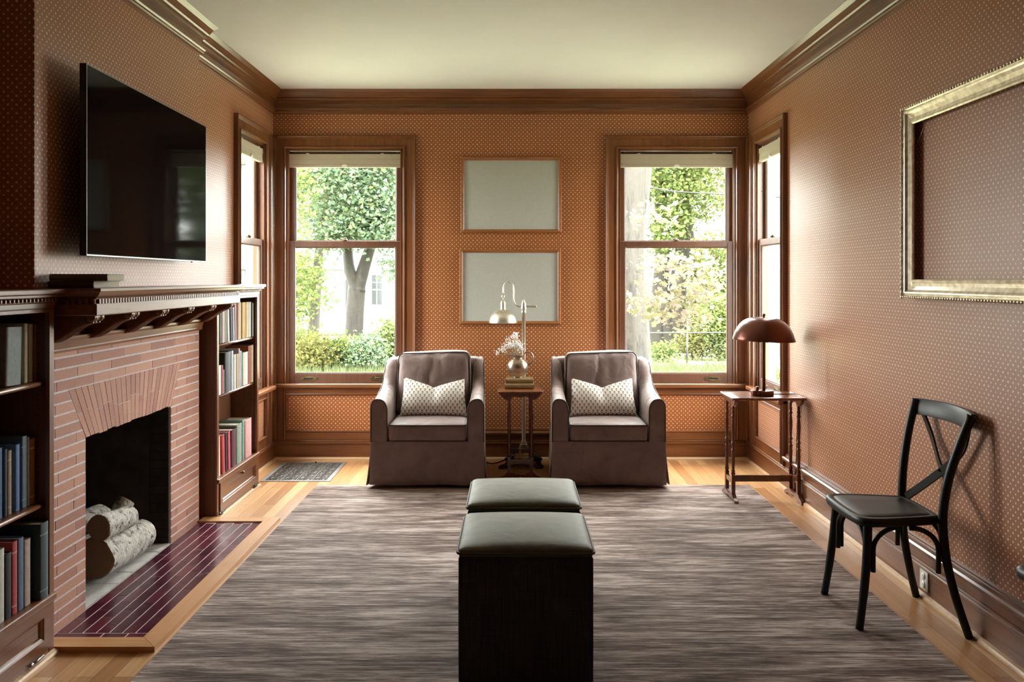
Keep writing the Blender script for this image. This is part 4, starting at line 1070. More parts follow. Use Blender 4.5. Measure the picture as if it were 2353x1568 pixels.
# ------------------------------------------------------------ nest tables
def leg_prof(h, z0):
    # square block below, then turned shaft
    L_ = h - z0; f = [(0,.0085),(.02,.0135),(.035,.0135),(.05,.009),(.065,.0125),(.08,.0085),(.17,.0105),(.27,.0125),(.33,.0100),(.345,.0130),(.365,.0130),(.375,.0080),(.40,.0110),(.43,.0080),(.44,.0130),(.46,.0130),(.475,.0085),(.55,.0100),(.68,.0132),(.78,.0095),(.80,.0080),(.815,.0128),(.835,.0128),(.85,.0085),(.88,.0115),(.91,.0085),(.96,.0095),(1.0,.0105)]
    return [(r, z0 + L_*a) for a, r in f]
def nest_table(loc, rz, L_, W_, H, label, scallop):
    t = thing('side_table', label, 'table', loc, rz)
    m = MB(); pts = []
    if not scallop:
        m.rbox(-L_/2, L_/2, -W_/2, W_/2, H-.017, H, .006, 4); 
        m.tube([(x, y, H-.004) for x, y in rrect(-L_/2+.004, L_/2-.004, -W_/2+.004, W_/2-.004, .01, 3)], .006, 8, True)
    else:
        for side in range(4):
            hx, hy = L_/2, W_/2; n = 20
            for i in range(n):
                f = i/n; w = .007*math.sin(f*PI*2*2)*math.sin(f*PI)**.5 - .006*math.sin(f*PI)
                if side == 0: pts.append((-hx + 2*hx*f, -hy - w))
                if side == 1: pts.append((hx + w, -hy + 2*hy*f))
                if side == 2: pts.append((hx - 2*hx*f, hy + w))
                if side == 3: pts.append((-hx - w, hy - 2*hy*f))
        m.prism(pts, H-.016, H-.003, 'z'); m.tube([(x, y, H-.006) for x, y in pts], .006, 6, True)
    m.build('table_top', W_mahtop, t, world=False, bevel=.002, seg=1)
    ex = L_/2 - .026; ly = .078
    for sx in (-1, 1):
        for sy in (-1, 1):
            m = MB(); m.box(sx*ex-.0115, sx*ex+.0115, sy*ly-.0115, sy*ly+.0115, .040, .165)
            m.lathe(leg_prof(H-.045, .165), (sx*ex, sy*ly, 0), 14); m.box(sx*ex-.010, sx*ex+.010, sy*ly-.010, sy*ly+.010, H-.047, H-.017)
            m.build('leg', W_mah, t, world=False)
        h = W_/2 - .008
        top = H - .0165
        q = [(-h, top), (-h+.004, top-.008)] + [(-h+.004+(h-.004-ly-.012)*i/5, top-.008-.038*math.sin(PI/2*i/5)) for i in range(1, 6)]
        q += [(-ly+.012, top-.046), (-ly+.02, top-.030), (-ly+.038, top-.022), (-.018, top-.026), (0, top-.030)]
        q = q + [(-a, b) for a, b in reversed(q[:-1])]
        m = MB(); m.prism(q, sx*ex-.009, sx*ex+.009, 'x'); m.build('end_bracket', W_mah, t, world=False, bevel=.002, seg=1)
        h = W_/2 + .005
        q = [(-h, 0), (-h, .012), (-h+.012, .024), (-h+.045, .034), (-ly-.02, .052), (-ly+.02, .052), (-.03, .042), (0, .040)]
        q = q + [(-a, b) for a, b in reversed(q[:-1])]
        q += [(h-.035, 0), (h-.045, .012), (.05, .014), (.03, .022), (0, .026), (-.03, .022), (-.05, .014), (-h+.045, .012), (-h+.035, 0)]
        m = MB(); m.prism(q, sx*ex-.012, sx*ex+.012, 'x'); m.build('foot', W_mah, t, world=False, bevel=.003, seg=1)
    m = MB(); m.box(-ex+.012, ex-.012, -.009, .009, .110, .150); m.build('stretcher', W_mah, t, world=False, bevel=.003, seg=1)
    for sx in (-1, 1):
        m = MB(); m.box(sx*ex-.009, sx*ex+.009, -ly+.0115, ly-.0115, .115, .145); m.build('stretcher', W_mah, t, world=False)
    return t
nest_table((1.585, 5.472, .0), 0, .462, .325, .660, 'slender mahogany side table in the corner carrying the bronze lamp', False)
nest_table((.053, 6.150, 0), PI/2, .43, .305, .622, 'small scallop-topped mahogany table between the two armchairs', True)

# table lamp
tl_ = thing('table_lamp', 'bronze-red dome desk lamp standing on the corner side table', 'lamp', (1.590, 5.455, .661))
m = MB(); m.lathe([(.0,0),(.060,0),(.062,.003),(.062,.024),(.060,.028),(.0,.028)], (.0, 0, 0), 32); m.lathe([(.0,.001),(.034,.001),(.036,.005),(.036,.028),(.034,.032),(0,.032)], (-.052, -.012, 0), 28); m.build('base', COPPER, tl_, world=False)
m = MB(); m.lathe([(.010,0),(.011,.004),(.011,.020),(.009,.024),(0,.024)], (-.045, -.012, .032), 14); m.build('switch_knob', BRASSD, tl_, world=False)
m = MB(); m.lathe([(.0105,.026),(.0105,.40),(.008,.41),(.008,.47)], (0, 0, 0), 16); m.build('pole', COPPER, tl_, world=False)
SHP = [(.192,.345),(.194,.350),(.188,.368),(.180,.392),(.168,.418),(.150,.445),(.128,.466),(.100,.482),(.070,.490),(.035,.492),(.022,.488),(.012,.486)]
m = MB(); m.lathe(SHP + [(.011,.484),(.034,.489),(.070,.487),(.100,.479),(.127,.463),(.148,.443),(.166,.416),(.178,.390),(.186,.367),(.191,.349),(.192,.345)], (0, 0, 0), 48)
for i in range(len(m.v)): x, y, z = m.v[i]; m.v[i] = (x, y, z - x*.035)
m.build('lamp_shade', COPPER, tl_, world=False)
m = MB(); m.lathe([(.008,.484),(.009,.490),(.005,.496),(.010,.500),(.010,.512),(.004,.516),(0,.517)], (0,0,0), 12); m.build('finial', BRASSD, tl_, world=False)
m = MB(); m.ball((0, 0, .425), .028, 8); m.build('bulb', WHITEP, tl_, world=False)
m = MB(); m.tube([(.06, .0, .006), (.12, .01, .004), (.20, .02, .004), (.222, .025, .0), (.224, .03, -.10), (.222, .05, -.40), (.218, .06, -.64)], .003, 6); m.build('cord', DARK, tl_, world=False)

# floor lamp
fl = thing('floor_lamp', 'brushed brass pharmacy floor lamp with gooseneck arm behind the small table', 'lamp', (.083, 6.47, 0))
m = MB(); m.lathe([(0,.052),(.125,.052),(.130,.060),(.128,.072),(.10,.082),(.055,.092),(.050,.100),(.042,.115),(.030,.150),(.026,.160),(.0,.162)], (0,0,0), 32); m.build('base', BRASSD, fl, world=False)
for k in range(4):
    a = PI/4 + k*PI/2; ca, sa_ = math.cos(a), math.sin(a)
    m = MB(); m.tube([(ca*.08, sa_*.08, .062), (ca*.12, sa_*.12, .066), (ca*.150, sa_*.150, .050), (ca*.165, sa_*.165, .024), (ca*.185, sa_*.185, .014)], [.022,.020,.018,.015,.013], 10)
    m.ball((ca*.185, sa_*.185, .0145), .0145, 8); m.build('claw_foot', IRON, fl, world=False)
m = MB(); m.lathe([(.026,.160),(.018,.175),(.0145,.19),(.0145,.62),(.016,.625),(.0145,.63),(.0145,1.135),(.020,1.138),(.020,1.150),(.0165,1.158),(.022,1.168),(.022,1.186),(.017,1.196),(.020,1.205),(.016,1.218),(.009,1.226),(.010,1.232),(.004,1.242),(0,1.243)], (0,0,0), 20); m.build('pole', BRASSL, fl, world=False)
def fz(pts): return [((x-703)/1719, 0, 1.187 - (y-478)/1719) for x, y in pts]
def smooth(pts, n=6):
    P = [Vector(p) for p in pts]; out = []
    for i in range(len(P)-1):
        a = P[max(0, i-1)]; b = P[i]; c = P[i+1]; d = P[min(len(P)-1, i+2)]
        for k in range(n):
            t = k/n; out.append(.5*((2*b) + (c-a)*t + (2*a-5*b+4*c-d)*t*t + (3*b-3*c+d-a)*t**3))
    out.append(P[-1]); return out
m = MB(); m.tube(smooth(fz([(690,478),(630,476),(592,440),(574,380),(574,250),(556,190),(512,160),(465,178),(440,230),(437,300)])), .0055, 10); m.build('gooseneck_arm', BRASSL, fl, world=False)
def FX(x): return (x-703)/1719
def FZ_(y): return 1.187 - (y-478)/1719
m = MB(); m.lathe([(.0,.0),(.009,.0),(.010,.004),(.007,.010),(0,.012)], (FX(437),0,FZ_(305)), 12); m.ball((FX(438),0,FZ_(345)), .0155, 10); m.tube([(FX(445),-.0,FZ_(345)), (FX(478),-.004,FZ_(325))], .003, 6)
m.lathe([(.006,0),(.005,.02),(.006,.03)], (FX(437),0,FZ_(400)), 10); m.build('swivel_joint', BRASSL, fl, world=False)
zb = FZ_(685); R_ = .104
m = MB(); dome = [(R_*1.02, 0), (R_*1.02, .004)] + [(R_*math.cos(a), .004 + .098*math.sin(a)) for a in [i*PI/2/14*.86 for i in range(1, 15)]]
m.lathe(dome + [(r-.003, z-.003) for r, z in reversed(dome)], (FX(437), 0, zb), 40); m.build('lamp_shade', BRASSL, fl, world=False)
m = MB(); m.lathe([(.024,.0),(.0205,.006),(.0205,.050),(.019,.056),(.012,.068),(.008,.072),(0,.073)], (FX(437),0,FZ_(516)), 20); m.build('socket_cup', BRASSL, fl, world=False)
m = MB(); m.lathe([(.010,.0),(.012,.006),(.008,.012),(.010,.02),(.0075,.028),(.0085,.034),(.009,.085),(.0095,.090),(0,.091)], (.005,0,1.190), 12, axis='x'); m.build('handle', BRASSL, fl, world=False)
m = MB(); m.tube(smooth([(-.06,-.02,.10),(-.13,-.03,.05),(-.22,.0,.010),(-.30,.07,.006),(-.36,.12,.006)]), .0045, 6); m.build('cord', DARK, fl, world=False)

# books, jug and flowers on the small table
GT = 'books under the jug on the small table'
TB = (.33, .24, .11)
flat_book((.048, 6.155, .6225), .208, .150, .034, TB, 0, 'wider lower olive-tan book of the two beneath the jug', GT)
flat_book((.048, 6.160, .6570), .196, .142, .032, (.28,.19,.08), 0, 'upper olive-brown book directly beneath the jug', GT)
jg = thing('jug', 'round bellied bronze jug with a looped handle on the stacked books', 'jug', (.036, 6.165, .6895))
prof = [(.0,.0),(.036,.0),(.038,.004),(.034,.008),(.044,.016),(.062,.034),(.0735,.056),(.0765,.078),(.072,.102),(.058,.124),(.040,.137),(.034,.143)]
m = MB(); m.lathe(prof, (0,0,0), 36)
n = 36; rings = []
for zz, r, sp in ((.143,.034,0.0),(.150,.036,.008),(.157,.040,.028),(.163,.044,.052),(.1645,.043,.051),(.158,.036,.026),(.148,.031,.006),(.120,.030,0)):
    for j in range(n):
        a = 2*PI*j/n; x = math.cos(a)*r; y = math.sin(a)*r
        w = max(0, -math.cos(a))**3
        rings.append((x - sp*w, y*(1-.45*w*(sp/.05)), zz + .002*w*(sp/.05)))
m.add(rings, [(i*n+j, i*n+(j+1)%n, (i+1)*n+(j+1)%n, (i+1)*n+j) for i in range(7) for j in range(n)], 0, True)
m.build('body', PEWTER, jg, world=False)
m = MB(); m.tube(smooth([(.038,0,.158),(.050,0,.176),(.072,0,.184),(.096,0,.176),(.110,0,.150),(.104,0,.118),(.076,0,.092)]), .0058, 10, sx=1.3); m.build('handle', PEWTER, jg, world=False)
fb = thing('flower_sprig', 'spray of tiny dried white flowers standing in the jug', 'flowers', (.03, 6.165, .86))
random.seed(21); ms = MB(); mf = MB()
for k in range(46):
    ax = random.uniform(-.115, .045); az = .115 + random.uniform(-.02,.04) - abs(ax+.02)*.85; az = max(.0, az*random.uniform(.35, 1.0)); ay = random.uniform(-.05, .05)
    if k < 6: ax, az = random.choice([(-.14,.035),(-.15,.0),(-.12,.05),(-.01,.13),(0,.14),(.065,.06)]); ax += random.uniform(-.01,.01)
    p = Vector((ax, ay, az)); b = Vector((random.uniform(-.015,.01), random.uniform(-.01,.01), -.06))
    mid = b.lerp(p, .55) + Vector((random.uniform(-.01,.01), 0, .012))
    ms.tube([b, mid, p], .0009, 4, cap=False)
    for q in range(9):
        c = p + Vector((random.gauss(0,.012), random.gauss(0,.012), random.gauss(0,.010)))
        mf.ball(c, random.uniform(.0026, .0046), 4)
ms.build('stem', STEM, fb, world=False); o = mf.build('blossoms', FLOWER, fb, world=False); o['kind'] = 'stuff'

# ------------------------------------------------------------ cross-back chair (local: front = -x, origin on the floor)
ch = thing('cross_back_chair', 'black bentwood cross-back chair beside the dotted wall', 'chair', (1.560, 3.568, 0))
def part(m, name, par=ch, **kw): return m.build(name, BLACKW, par, world=False, **kw)
# seat
def seat_outline(s=1.0):
    P = [(.132,-.155),(.10,-.172),(.0,-.192),(-.10,-.207),(-.165,-.205),(-.195,-.185),(-.208,-.13),(-.213,0),(-.208,.13),(-.195,.185),(-.165,.205),(-.10,.207),(0,.192),(.10,.172),(.132,.155),(.140,.08),(.142,0),(.140,-.08)]
    return [Vector((x*s - .0, y*s, 0)) for x, y in P]
so = smooth([(p.x, p.y, 0) for p in seat_outline()] + [(.132,-.155,0)], 4)[:-1]
def ring(s, z, dx=-.035): return [((p.x-dx)*s + dx, p.y*s, z) for p in so]
m = MB(); lv = [ring(.93,.424), ring(.985,.428), ring(1.0,.440), ring(1.0,.448), ring(.985,.457), ring(.95,.460), ring(.86,.459), ring(.85,.4565), ring(.84,.459), ring(.5,.456), ring(.1,.455)]
k = len(so); vs = [p for r in lv for p in r]
m.add(vs, [(i*k+j, i*k+(j+1)%k, (i+1)*k+(j+1)%k, (i+1)*k+j) for i in range(len(lv)-1) for j in range(k)] + [tuple(range(k)), tuple((len(lv)-1)*k+j for j in range(k))], 0, True)
part(m, 'seat')
for sy, yf, yr in ((-1, .158, .222), (1, .225, .220)):
    m = MB(); m.tube(smooth([(-.158, sy*.165, .430), (-.160, sy*(.165*.6+yf*.4), .30), (-.172, sy*(.165*.3+yf*.7), .15), (-.188, sy*yf, .012)], 5), [.0175]*6 + [.017]*5 + [.0155]*5, 12); part(m, 'leg')
    m = MB(); m.tube(smooth([(.214, sy*yr, .002), (.172, sy*.20, .15), (.142, sy*.185, .30), (.132, sy*.178, .455), (.146, sy*.190, .60), (.178, sy*.212, .74), (.218, sy*.230, .868)], 5), [.0155 + .002*min(1, i/12) for i in range(31)], 12); part(m, 'rear_post')
# bent brackets under the seat
def arc(leg_lo, leg_hi, end):
    a, b, c = Vector(leg_lo), Vector(leg_hi), Vector(end)
    pts = [a, a.lerp(b, .5), b]
    for i in range(1, 8):
        t = i/8*PI/2; h = Vector((c.x, c.y, 0)) - Vector((b.x, b.y, 0))
        pts.append(Vector((b.x, b.y, 0)) + h*(1-math.cos(t)) + Vector((0, 0, b.z + (c.z-b.z)*math.sin(t))))
    pts.append(c); return pts
FLg = lambda s: Vector((-.158, s*.165, 0)); RLg = lambda s: Vector((.136, s*.180, 0))
for s in (-1, 1):
    fs_, rs_ = FLg(s), RLg(s)
    for base, dirv, L_, lo in ((fs_, Vector((1,0,0)), .135, .24), (rs_, Vector((-1,0,0)), .135, .24), (fs_, Vector((0,-s,0)), .15, .24), (rs_, Vector((0,-s,0)), .14, .28)):
        b0 = base + dirv*.022
        m = MB(); m.tube(arc((b0.x, b0.y, lo), (b0.x, b0.y, lo+.09), (base.x + dirv.x*L_, base.y + dirv.y*L_, .418)), .0100, 8); part(m, 'bracket')
# curved top rail
m = MB(); ny = 16; vs = []; 
for i in range(ny+1):
    f = -1 + 2*i/ny; y = f*.232; bow = .045*(1-f*f); h = .034
    zc = .838
    for dx, dz in ((-.009,-h),(.009,-h),(.0105,0),(.0095,h),(-.008,h),(-.0105,0)): vs.append((.214 + bow + dx + dz*.28, y, zc + dz + .004*(1-f*f)))
m.add(vs, [(i*6+j, i*6+(j+1)%6, (i+1)*6+(j+1)%6, (i+1)*6+j) for i in range(ny) for j in range(6)] + [tuple(range(6)), tuple(ny*6+j for j in range(6))], 0, True); part(m, 'top_rail', bevel=.003)
# crossed straps
for s in (-1, 1):
    pts = smooth([(.222, s*.195, .815), (.232, s*.135, .72), (.218, s*.05, .635), (.205, -s*.03, .575), (.170, -s*.115, .50), (.138, -s*.150, .458)], 6)
    if s == 1: pts = [p + Vector((.010, 0, 0)) for p in pts]
    m = MB(); vs = []
    for i, p in enumerate(pts):
        a = pts[max(0,i-1)]; b = pts[min(len(pts)-1,i+1)]; t_ = (b-a).normalized(); nx_ = Vector((1,0,.25)); sd = t_.cross(nx_).normalized(); nx_ = sd.cross(t_).normalized()
        for u_, w_ in ((-.017,-.0045),(.017,-.0045),(.017,.0045),(-.017,.0045)): vs.append(p + sd*u_ + nx_*w_)
    k = len(pts); m.add(vs, [(i*4+j, i*4+(j+1)%4, (i+1)*4+(j+1)%4, (i+1)*4+j) for i in range(k-1) for j in range(4)] + [(0,1,2,3), tuple((k-1)*4+j for j in range(4))]); part(m, 'cross_strap', bevel=.0015, seg=1)
m = MB(); m.ball((.204, .0, .605), .006, 6); part(m, 'rivet')

# black table reaching into the frame at the lower edge
bt = thing('console_table', 'black table whose rounded corner juts in at the picture edge by the dotted wall', 'table', (1.49, 1.66, 0))
m = MB()
q = rrect(1.190, 1.795, 1.25, 2.062, .035, 8)
lv = []
for s, z in ((-.010,.690),(-.003,.693),(0,.700),(0,.712),(-.004,.719),(-.012,.7215)):
    lv.append([(x + (1 if x < 1.49 else -1)*(-s), y + (1 if y < 1.65 else -1)*(-s), z) for x, y in q])
k = len(q); m.add([p for r in lv for p in r], [(i*k+j, i*k+(j+1)%k, (i+1)*k+(j+1)%k, (i+1)*k+j) for i in range(5) for j in range(k)] + [tuple(range(k)), tuple(5*k+j for j in range(k))], 0, True)
m.build('table_top', BLACKW, bt)
for x, sx in ((1.262, 1), (1.745, -1)):
    for y, sy in ((1.99, -1), (1.32, 1)):
        m = MB(); m.tube([(x, y, 0), (x, y, .30), (x, y, .69)], [.013, .018, .021], 12); m.build('leg', BLACKW, bt)
        m = MB(); m.tube(arc((x, y+sy*.022, .52), (x, y+sy*.022, .57), (x, y+sy*.16, .683)), .010, 8); m.build('bracket', BLACKW, bt)
        m = MB(); m.tube(arc((x+sx*.022, y, .52), (x+sx*.022, y, .57), (x+sx*.14, y, .683)), .010, 8); m.build('bracket', BLACKW, bt)

# ------------------------------------------------------------ outdoors
GZ = -0.9
rng = np.random.default_rng(5)
LEAF = np.array([(0,-.5),(.22,-.22),(.52,-.12),(.26,.10),(.30,.38),(0,.58),(-.30,.38),(-.26,.10),(-.52,-.12),(-.22,-.22)])
def foliage(name, mat, blobs, size, parent, flat=.6, off=(0,0,0), clus=14):
    Vv = []
    for c, r, n in blobs:
        k = max(1, n//clus)
        d = rng.normal(size=(k, 3)); d /= np.linalg.norm(d, axis=1)[:, None]
        cc = np.array(c) + d*np.array(r)*(rng.random((k, 1))**.45)
        P = np.repeat(cc, clus, axis=0) + rng.normal(size=(k*clus, 3))*np.array([size*2.6, size*2.6, size*1.0])
        Vv.append(P)
    P = np.concatenate(Vv); n = len(P)
    nrm = rng.normal(size=(n, 3)); nrm[:, 2] = np.abs(nrm[:, 2])*.8 + flat; nrm[:, 1] -= .55; nrm /= np.linalg.norm(nrm, axis=1)[:, None]
    a = rng.normal(size=(n, 3)); a -= nrm*(a*nrm).sum(1)[:, None]; a /= np.linalg.norm(a, axis=1)[:, None]; b = np.cross(nrm, a)
    s = size*(.6 + .8*rng.random(n))
    L_ = len(LEAF)
    V = P[:, None, :] + a[:, None, :]*LEAF[None, :, 0, None]*s[:, None, None] + b[:, None, :]*LEAF[None, :, 1, None]*s[:, None, None]
    V += nrm[:, None, :]*(np.abs(LEAF[None, :, 0, None])*-.35*s[:, None, None])
    V = V.reshape(-1, 3) - np.array(off)
    me = bpy.data.meshes.new(name); me.vertices.add(len(V)); me.vertices.foreach_set('co', V.ravel())
    me.loops.add(n*L_); me.loops.foreach_set('vertex_index', np.arange(n*L_)); me.polygons.add(n)
    me.polygons.foreach_set('loop_start', np.arange(n)*L_); me.polygons.foreach_set('loop_total', np.full(n, L_)); me.update(calc_edges=True)
    me.materials.append(mat); o = bpy.data.objects.new(name, me); C.objects.link(o)
    if parent: o.parent = parent
    return o
LG = m_leaf('mid green leaves', [(.044,.064,.020),(.070,.098,.032),(.095,.120,.042),(.110,.118,.034)])
LC = m_leaf('cool green leaves', [(.046,.074,.044),(.070,.106,.064),(.090,.126,.078),(.110,.130,.050)])
LY = m_leaf('yellow green leaves', [(.080,.085,.022),(.110,.110,.036),(.140,.130,.052),(.070,.082,.024)], .5)
LP = m_leaf('pale autumn leaves', [(.10,.105,.045),(.15,.115,.10),(.12,.12,.058),(.17,.13,.12)], .45)
BARKG = m_bark('grey tree bark', (.003,.0024,.0016), (.011,.0088,.0052), sc=9)
BARKP = m_bark('pale shaggy bark', (.003,.002,.0014), (.024,.020,.0155), sc=8)
def tree(label, base, trunks, mats, blobs, size, name='tree', bark=BARKG, group='trees outside', flat=.6):
    t = thing(name, label, 'tree', base, 0, group)
    for pts, rs in trunks:
        m = MB(); P = smooth(pts, 5); n = len(P); R2 = [rs[0] + (rs[-1]-rs[0])*i/(n-1) for i in range(n)]
        R2[0] *= 1.25; m.tube(P, R2, 18)
        sd = random.random()*9
        for i in range(len(m.v)):
            x, y, z = m.v[i]; ax = P[min(n-1, i//18)]
            a = math.atan2(y-ax.y, x-ax.x); f = 1 + .06*math.sin(5*a+sd+z*.6) + .04*math.sin(11*a+sd*2-z*.8)
            m.v[i] = (ax.x + (x-ax.x)*f, ax.y + (y-ax.y)*f, z)
        m.build('trunk', bark, t)
    if blobs: foliage('crown', mats, blobs, size, t, flat, off=base)
    return t
tree('maple with a forked trunk in front of the white house, cool green crown', (-4.25, 23, GZ),
     [([(-4.25,23,GZ-.05),(-4.22,23,.3),(-4.15,23,1.2)], (.24,.22)), ([(-4.16,23,1.1),(-4.36,23,1.7),(-4.5,23,2.8),(-5.2,23,4.5)], (.17,.09)), ([(-4.14,23,1.1),(-3.95,23,1.75),(-3.7,23,2.6),(-3.3,23,4.6)], (.18,.10))],
     LC, [((-4.0,22.4,4.1),(1.35,1.2,1.75),9500), ((-3.4,22,2.9),(.9,.8,.8),2800), ((-4.7,22.2,2.5),(.5,.6,.5),900), ((-3.1,23,1.7),(.35,.5,.45),330), ((-5.75,22.5,3.6),(.3,.6,1.4),1100)], .095)
tree('slender green tree at the outer side of the window, its leaves hanging low', (-5.35, 19.5, GZ), [([(-5.35,19.5,GZ-.05),(-5.3,19.5,1),(-5.0,19.5,3.2)], (.07,.03))],
     LG, [((-4.75,19.5,1.25),(.42,.5,.85),1300), ((-4.95,19.5,3.4),(.3,.5,1.2),800)], .085)
tree('sunlit yellow-green tree far behind the forked maple', (-7.2, 31, GZ), [([(-7.2,31,GZ-.05),(-7.0,31,2),(-6.6,31,6)], (.22,.10))],
     LY, [((-6.6,31,5.6),(2.6,1.6,2.6),9000), ((-5.0,30,4.6),(1.6,1.2,1.9),4000), ((-7.9,30.5,1.5),(.55,.8,1.4),1100)], .12)
tree('large pale shaggy-barked trunk close outside the window', (1.36, 10, GZ), [([(1.30,10,GZ-.05),(1.25,10,.2),(1.20,10,1.1),(1.19,10,1.9),(1.26,10,2.6),(1.40,10,4.2)], (.37,.33))],
     LP, [((1.75,8.8,1.52),(.42,.35,.13),300), ((1.45,8.9,1.12),(.40,.3,.15),260), ((1.90,8.8,1.26),(.32,.3,.10),200), ((1.42,8.7,2.0),(.20,.3,.07),110), ((1.75,8.8,.98),(.20,.3,.07),90), ((2.15,9.0,1.42),(.20,.3,.06),90)], .062, bark=BARKP, flat=.9)
tree('cluster of grey stems rising from one base, green crown above', (4.76, 26.8, GZ),
     [([(4.45,26.8,GZ-.05),(4.48,26.8,.3),(4.65,26.8,2.0),(4.60,26.8,4.0),(4.5,26.8,7)], (.30,.16)), ([(4.85,26.7,GZ-.05),(4.72,26.7,.4),(4.62,26.7,1.2)], (.22,.16)), ([(5.15,26.8,GZ-.05),(5.10,26.8,.6),(5.25,26.8,2.1),(5.35,26.8,3.6),(5.6,26.8,7)], (.34,.13))],
     LG, [((5.0,26,4.6),(1.5,1.4,1.7),6000), ((4.5,25.6,2.8),(.6,.8,.8),1300), ((6.4,26,1.0),(.70,.9,1.4),3400)], .105)
tree('yellow-green tree filling the gap behind the grey stems', (7.0, 33, GZ), [([(7.0,33,GZ-.05),(6.9,33,2),(6.5,33,6)], (.2,.1))],
     LY, [((6.8,33,5.6),(2.0,1.5,2.2),6000), ((7.6,32,1.8),(1.3,1,1.3),3000), ((6.0,33,.6),(1.2,1,.8),1000)], .12)
SHR = [(-5.5,22,.62,.75,LG),(-4.9,21.2,.50,.62,LY),(-4.2,21.6,.50,.60,LG),(-3.55,21.2,.42,.62,LC),(-2.95,21.8,.50,.85,LG),(4.1,23.6,.35,.35,LG),(5.05,24.2,.45,.60,LY),(5.75,24.0,.55,1.25,LG),(6.6,24.4,.50,1.3,LG)]
SL = ['leafy green shrub first in the row, below the slender hanging tree','yellow-green shrub second in the row under the window view','green shrub third in the row, left of the maple foot','cool green low shrub right by the maple foot','taller green shrub at the chair side of the window view','tiny green shrub by the base of the grey stems','yellow-green shrub beside the fence post','dense green shrub beyond the fence post','tall dense green shrub last in the row by the window stile']
for (x, y, r, h, mt_), lb in zip(SHR, SL):
    t = thing('shrub', lb, 'shrub', (x, y, GZ), 0, 'shrubs along the fence')
    for q in range(3):
        m = MB(); m.tube([(x, y, GZ-.02), (x+random.uniform(-.1,.1), y, GZ+.3), (x+random.uniform(-r,r)*.5, y, GZ+h*1.2)], [.02,.015,.006], 6); m.build('stem', BARKG, t)
    foliage('leaves', mt_, [((x, y, GZ+h*.75),(r, r*.8, h*.8), int(1900*r/.5*h/.6))], .07, t, off=(x, y, GZ))
# fence
fn = thing('chain_link_fence', 'low grey wire fence with a top rail along the shrubs', 'fence', (0, 23.3, GZ))
FM = plain('galvanised metal', (.018,.018,.016), .7)
m = MB(); m.tube([(-13, 23.3, -.18), (13, 23.3, -.02)], .022, 8); m.build('top_rail', FM, fn)
for x in (-7.7,-5.62,-3.55,-1.4,.7,2.7,4.72,6.8,8.9):
    m = MB(); m.tube([(x, 23.3, GZ-.02), (x, 23.3, -.18+.16*(x+13)/26)], .026, 8); m.build('post', FM, fn)
m = MB()
for i in range(150):
    x = -8 + i*.12
    for sg in (-1, 1): m.tube([(x, 23.3, GZ), (x+sg*.72, 23.3, GZ+.72)], (.0013), 3, cap=False)
o = m.build('wire_mesh', FM, fn); o['kind'] = 'stuff'
# grass
def m_grass():
    t = NT('lawn'); n = t.noise(t.coord(), .9, 5, .7); n2 = t.noise(t.coord(), 14, 4)
    c = t.ramp(t.math('MULTIPLY_ADD', n2, .5, t.math('MULTIPLY', n, .5)), [(.38, (.12,.14,.07)), (.5, (.20,.21,.12)), (.64, (.32,.31,.22))])
    return t.pbr(c, .95)
m = MB(); m.box(-60, 60, 6.9, 90, GZ-.2, GZ); m.box(-60, -2.4, -30, 6.9, GZ-.2, GZ); m.box(2.1, 60, -30, 6.9, GZ-.2, GZ); struct(m.build('ground', m_grass()))
nb = 18000; X_ = np.concatenate([rng.uniform(-6.2, -2.4, nb//2), rng.uniform(2.4, 6.5, nb//2)]); Y_ = rng.uniform(15, 22.5, nb)
H_ = rng.uniform(.05, .17, nb)*(1 + (Y_ > 19)*.9); ang = rng.uniform(0, PI, nb); wd = .009
V = np.zeros((nb, 3, 3)); V[:, 0] = np.stack([X_ - np.cos(ang)*wd, Y_ - np.sin(ang)*wd, np.full(nb, GZ)], 1); V[:, 1] = np.stack([X_ + np.cos(ang)*wd, Y_ + np.sin(ang)*wd, np.full(nb, GZ)], 1)
V[:, 2] = np.stack([X_ + rng.normal(size=nb)*.06, Y_ + rng.normal(size=nb)*.06, GZ + H_], 1)
me = bpy.data.meshes.new('grass'); me.vertices.add(nb*3); me.vertices.foreach_set('co', V.ravel()); me.loops.add(nb*3); me.loops.foreach_set('vertex_index', np.arange(nb*3)); me.polygons.add(nb)
me.polygons.foreach_set('loop_start', np.arange(nb)*3); me.polygons.foreach_set('loop_total', np.full(nb, 3)); me.update(calc_edges=True)
me.materials.append(m_leaf('grass blades', [(.045,.062,.025),(.07,.085,.038),(.10,.102,.055)], .4)); o = bpy.data.objects.new('grass', me); C.objects.link(o)
tag(o, 'tall pale grass and weeds growing in front of the wire fence', 'grass', None, 'stuff')
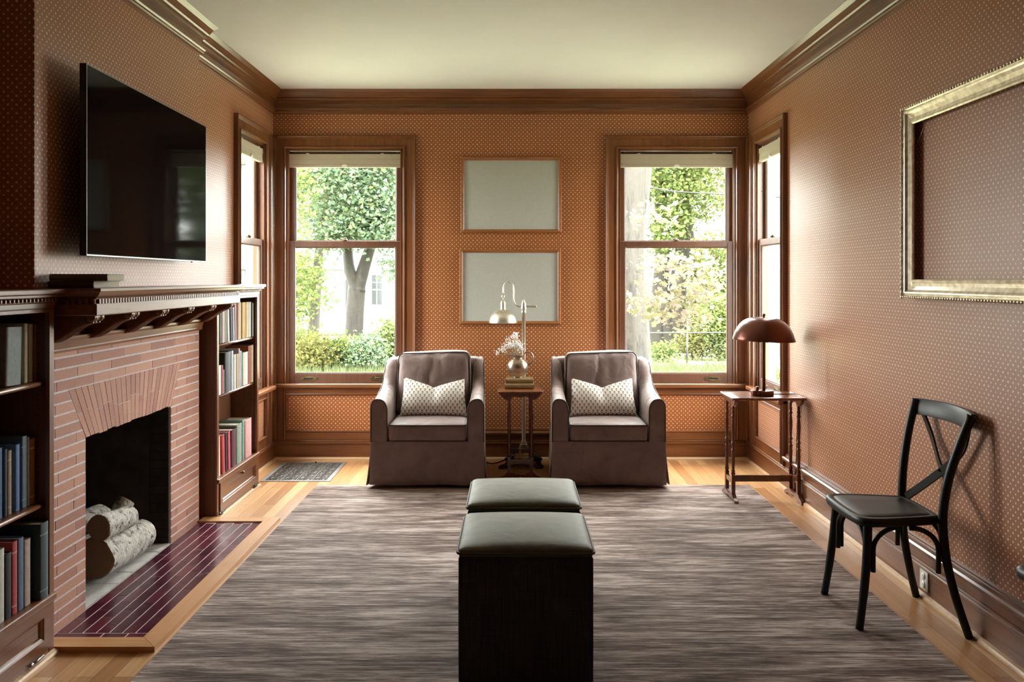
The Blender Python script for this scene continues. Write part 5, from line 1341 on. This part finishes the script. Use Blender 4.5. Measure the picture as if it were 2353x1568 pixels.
# neighbouring houses
def m_siding():
    t = NT('white clapboard'); tc = t.n('TexCoord'); sp = t.n('SeparateXYZ'); t.t.links.new(tc.outputs['Object'], sp.inputs[0])
    f = t.math('FRACT', t.math('DIVIDE', sp.outputs[2], .13))
    return t.pbr((.17,.175,.18), .7, 0, t.bump(f, .5, .02))
SID = m_siding(); PANE = plain('dark house window', (.02,.024,.026), .15); WTR = plain('white house trim', (.24,.24,.24), .6); GRN = plain('dark green door', (.01,.016,.016), .5); ROOF = plain('grey roof', (.12,.12,.12), .8)
hs = thing('house', 'white clapboard house with tall windows seen behind the forked maple', 'house', (-9.2, 38, GZ))
m = MB(); m.box(-14, -4.4, 38, 46, GZ, 6.4); m.build('wall', SID, hs)
m = MB(); m.box(-14.3, -4.1, 37.6, 46.4, 6.4, 6.6); m.prism([(-14.3, 6.6), (-4.1, 6.6), (-9.2, 9.4)], 37.6, 46.4, 'y'); m.build('roof', ROOF, hs)
m = MB(); m.box(-14, -7.0, 37.3, 37.999, 1.85, 2.05); m.box(-14, -7.0, 37.25, 37.3, 1.80, 2.10); m.build('porch_cornice', WTR, hs)
for x0, x1, z0, z1 in ((-9.6,-9.0,.35,1.6),(-8.1,-7.55,.3,1.75),(-6.2,-5.75,.25,1.55),(-5.2,-4.7,.25,1.4),(-12.5,-11.9,.3,1.6),(-8.6,-8.0,3.4,4.7),(-6.2,-5.6,3.4,4.7)):
    m = MB(); m.box(x0-.12, x1+.12, 37.93, 37.999, z0-.12, z1+.14); f = m.build('window', WTR, hs)
    m = MB(); m.box(x0, x1, 37.915, 37.93, z0, z1); pn = m.build('pane', PANE, f)
    m = MB(); m.box((x0+x1)/2-.02, (x0+x1)/2+.02, 37.90, 37.915, z0, z1); m.box(x0, x1, 37.90, 37.915, (z0+z1)/2-.03, (z0+z1)/2+.03); m.box(x0, x1, 37.90, 37.915, z0+(z1-z0)*.75-.015, z0+(z1-z0)*.75+.015); m.build('muntin', WTR, f)
m = MB(); m.box(-7.35, -6.75, 37.93, 37.999, -.35, 1.35); m.build('door', GRN, hs)
g2_ = thing('house', 'pale neighbouring house wall seen through the side window by the table lamp', 'house', (9.5, 27, GZ))
m = MB(); m.box(8.0, 13, 24.0, 29, GZ, 6.2); m.build('wall', SID, g2_)
m = MB(); m.box(7.8, 13.3, 23.7, 29.3, 6.2, 6.45); m.prism([(7.8, 6.45), (13.3, 6.45), (10.5, 8.6)], 23.7, 29.3, 'y'); m.build('roof', ROOF, g2_)
m = MB(); m.tube(smooth([(-12, 15, 4.3), (-3, 15, 3.45), (2.0, 15, 3.02), (3.7, 15, 2.86), (12, 15, 2.5)], 5), .011, 5)
tag(m.build('utility_cable', IRON), 'thin overhead cable crossing the upper window view of the big trunk', 'cable')
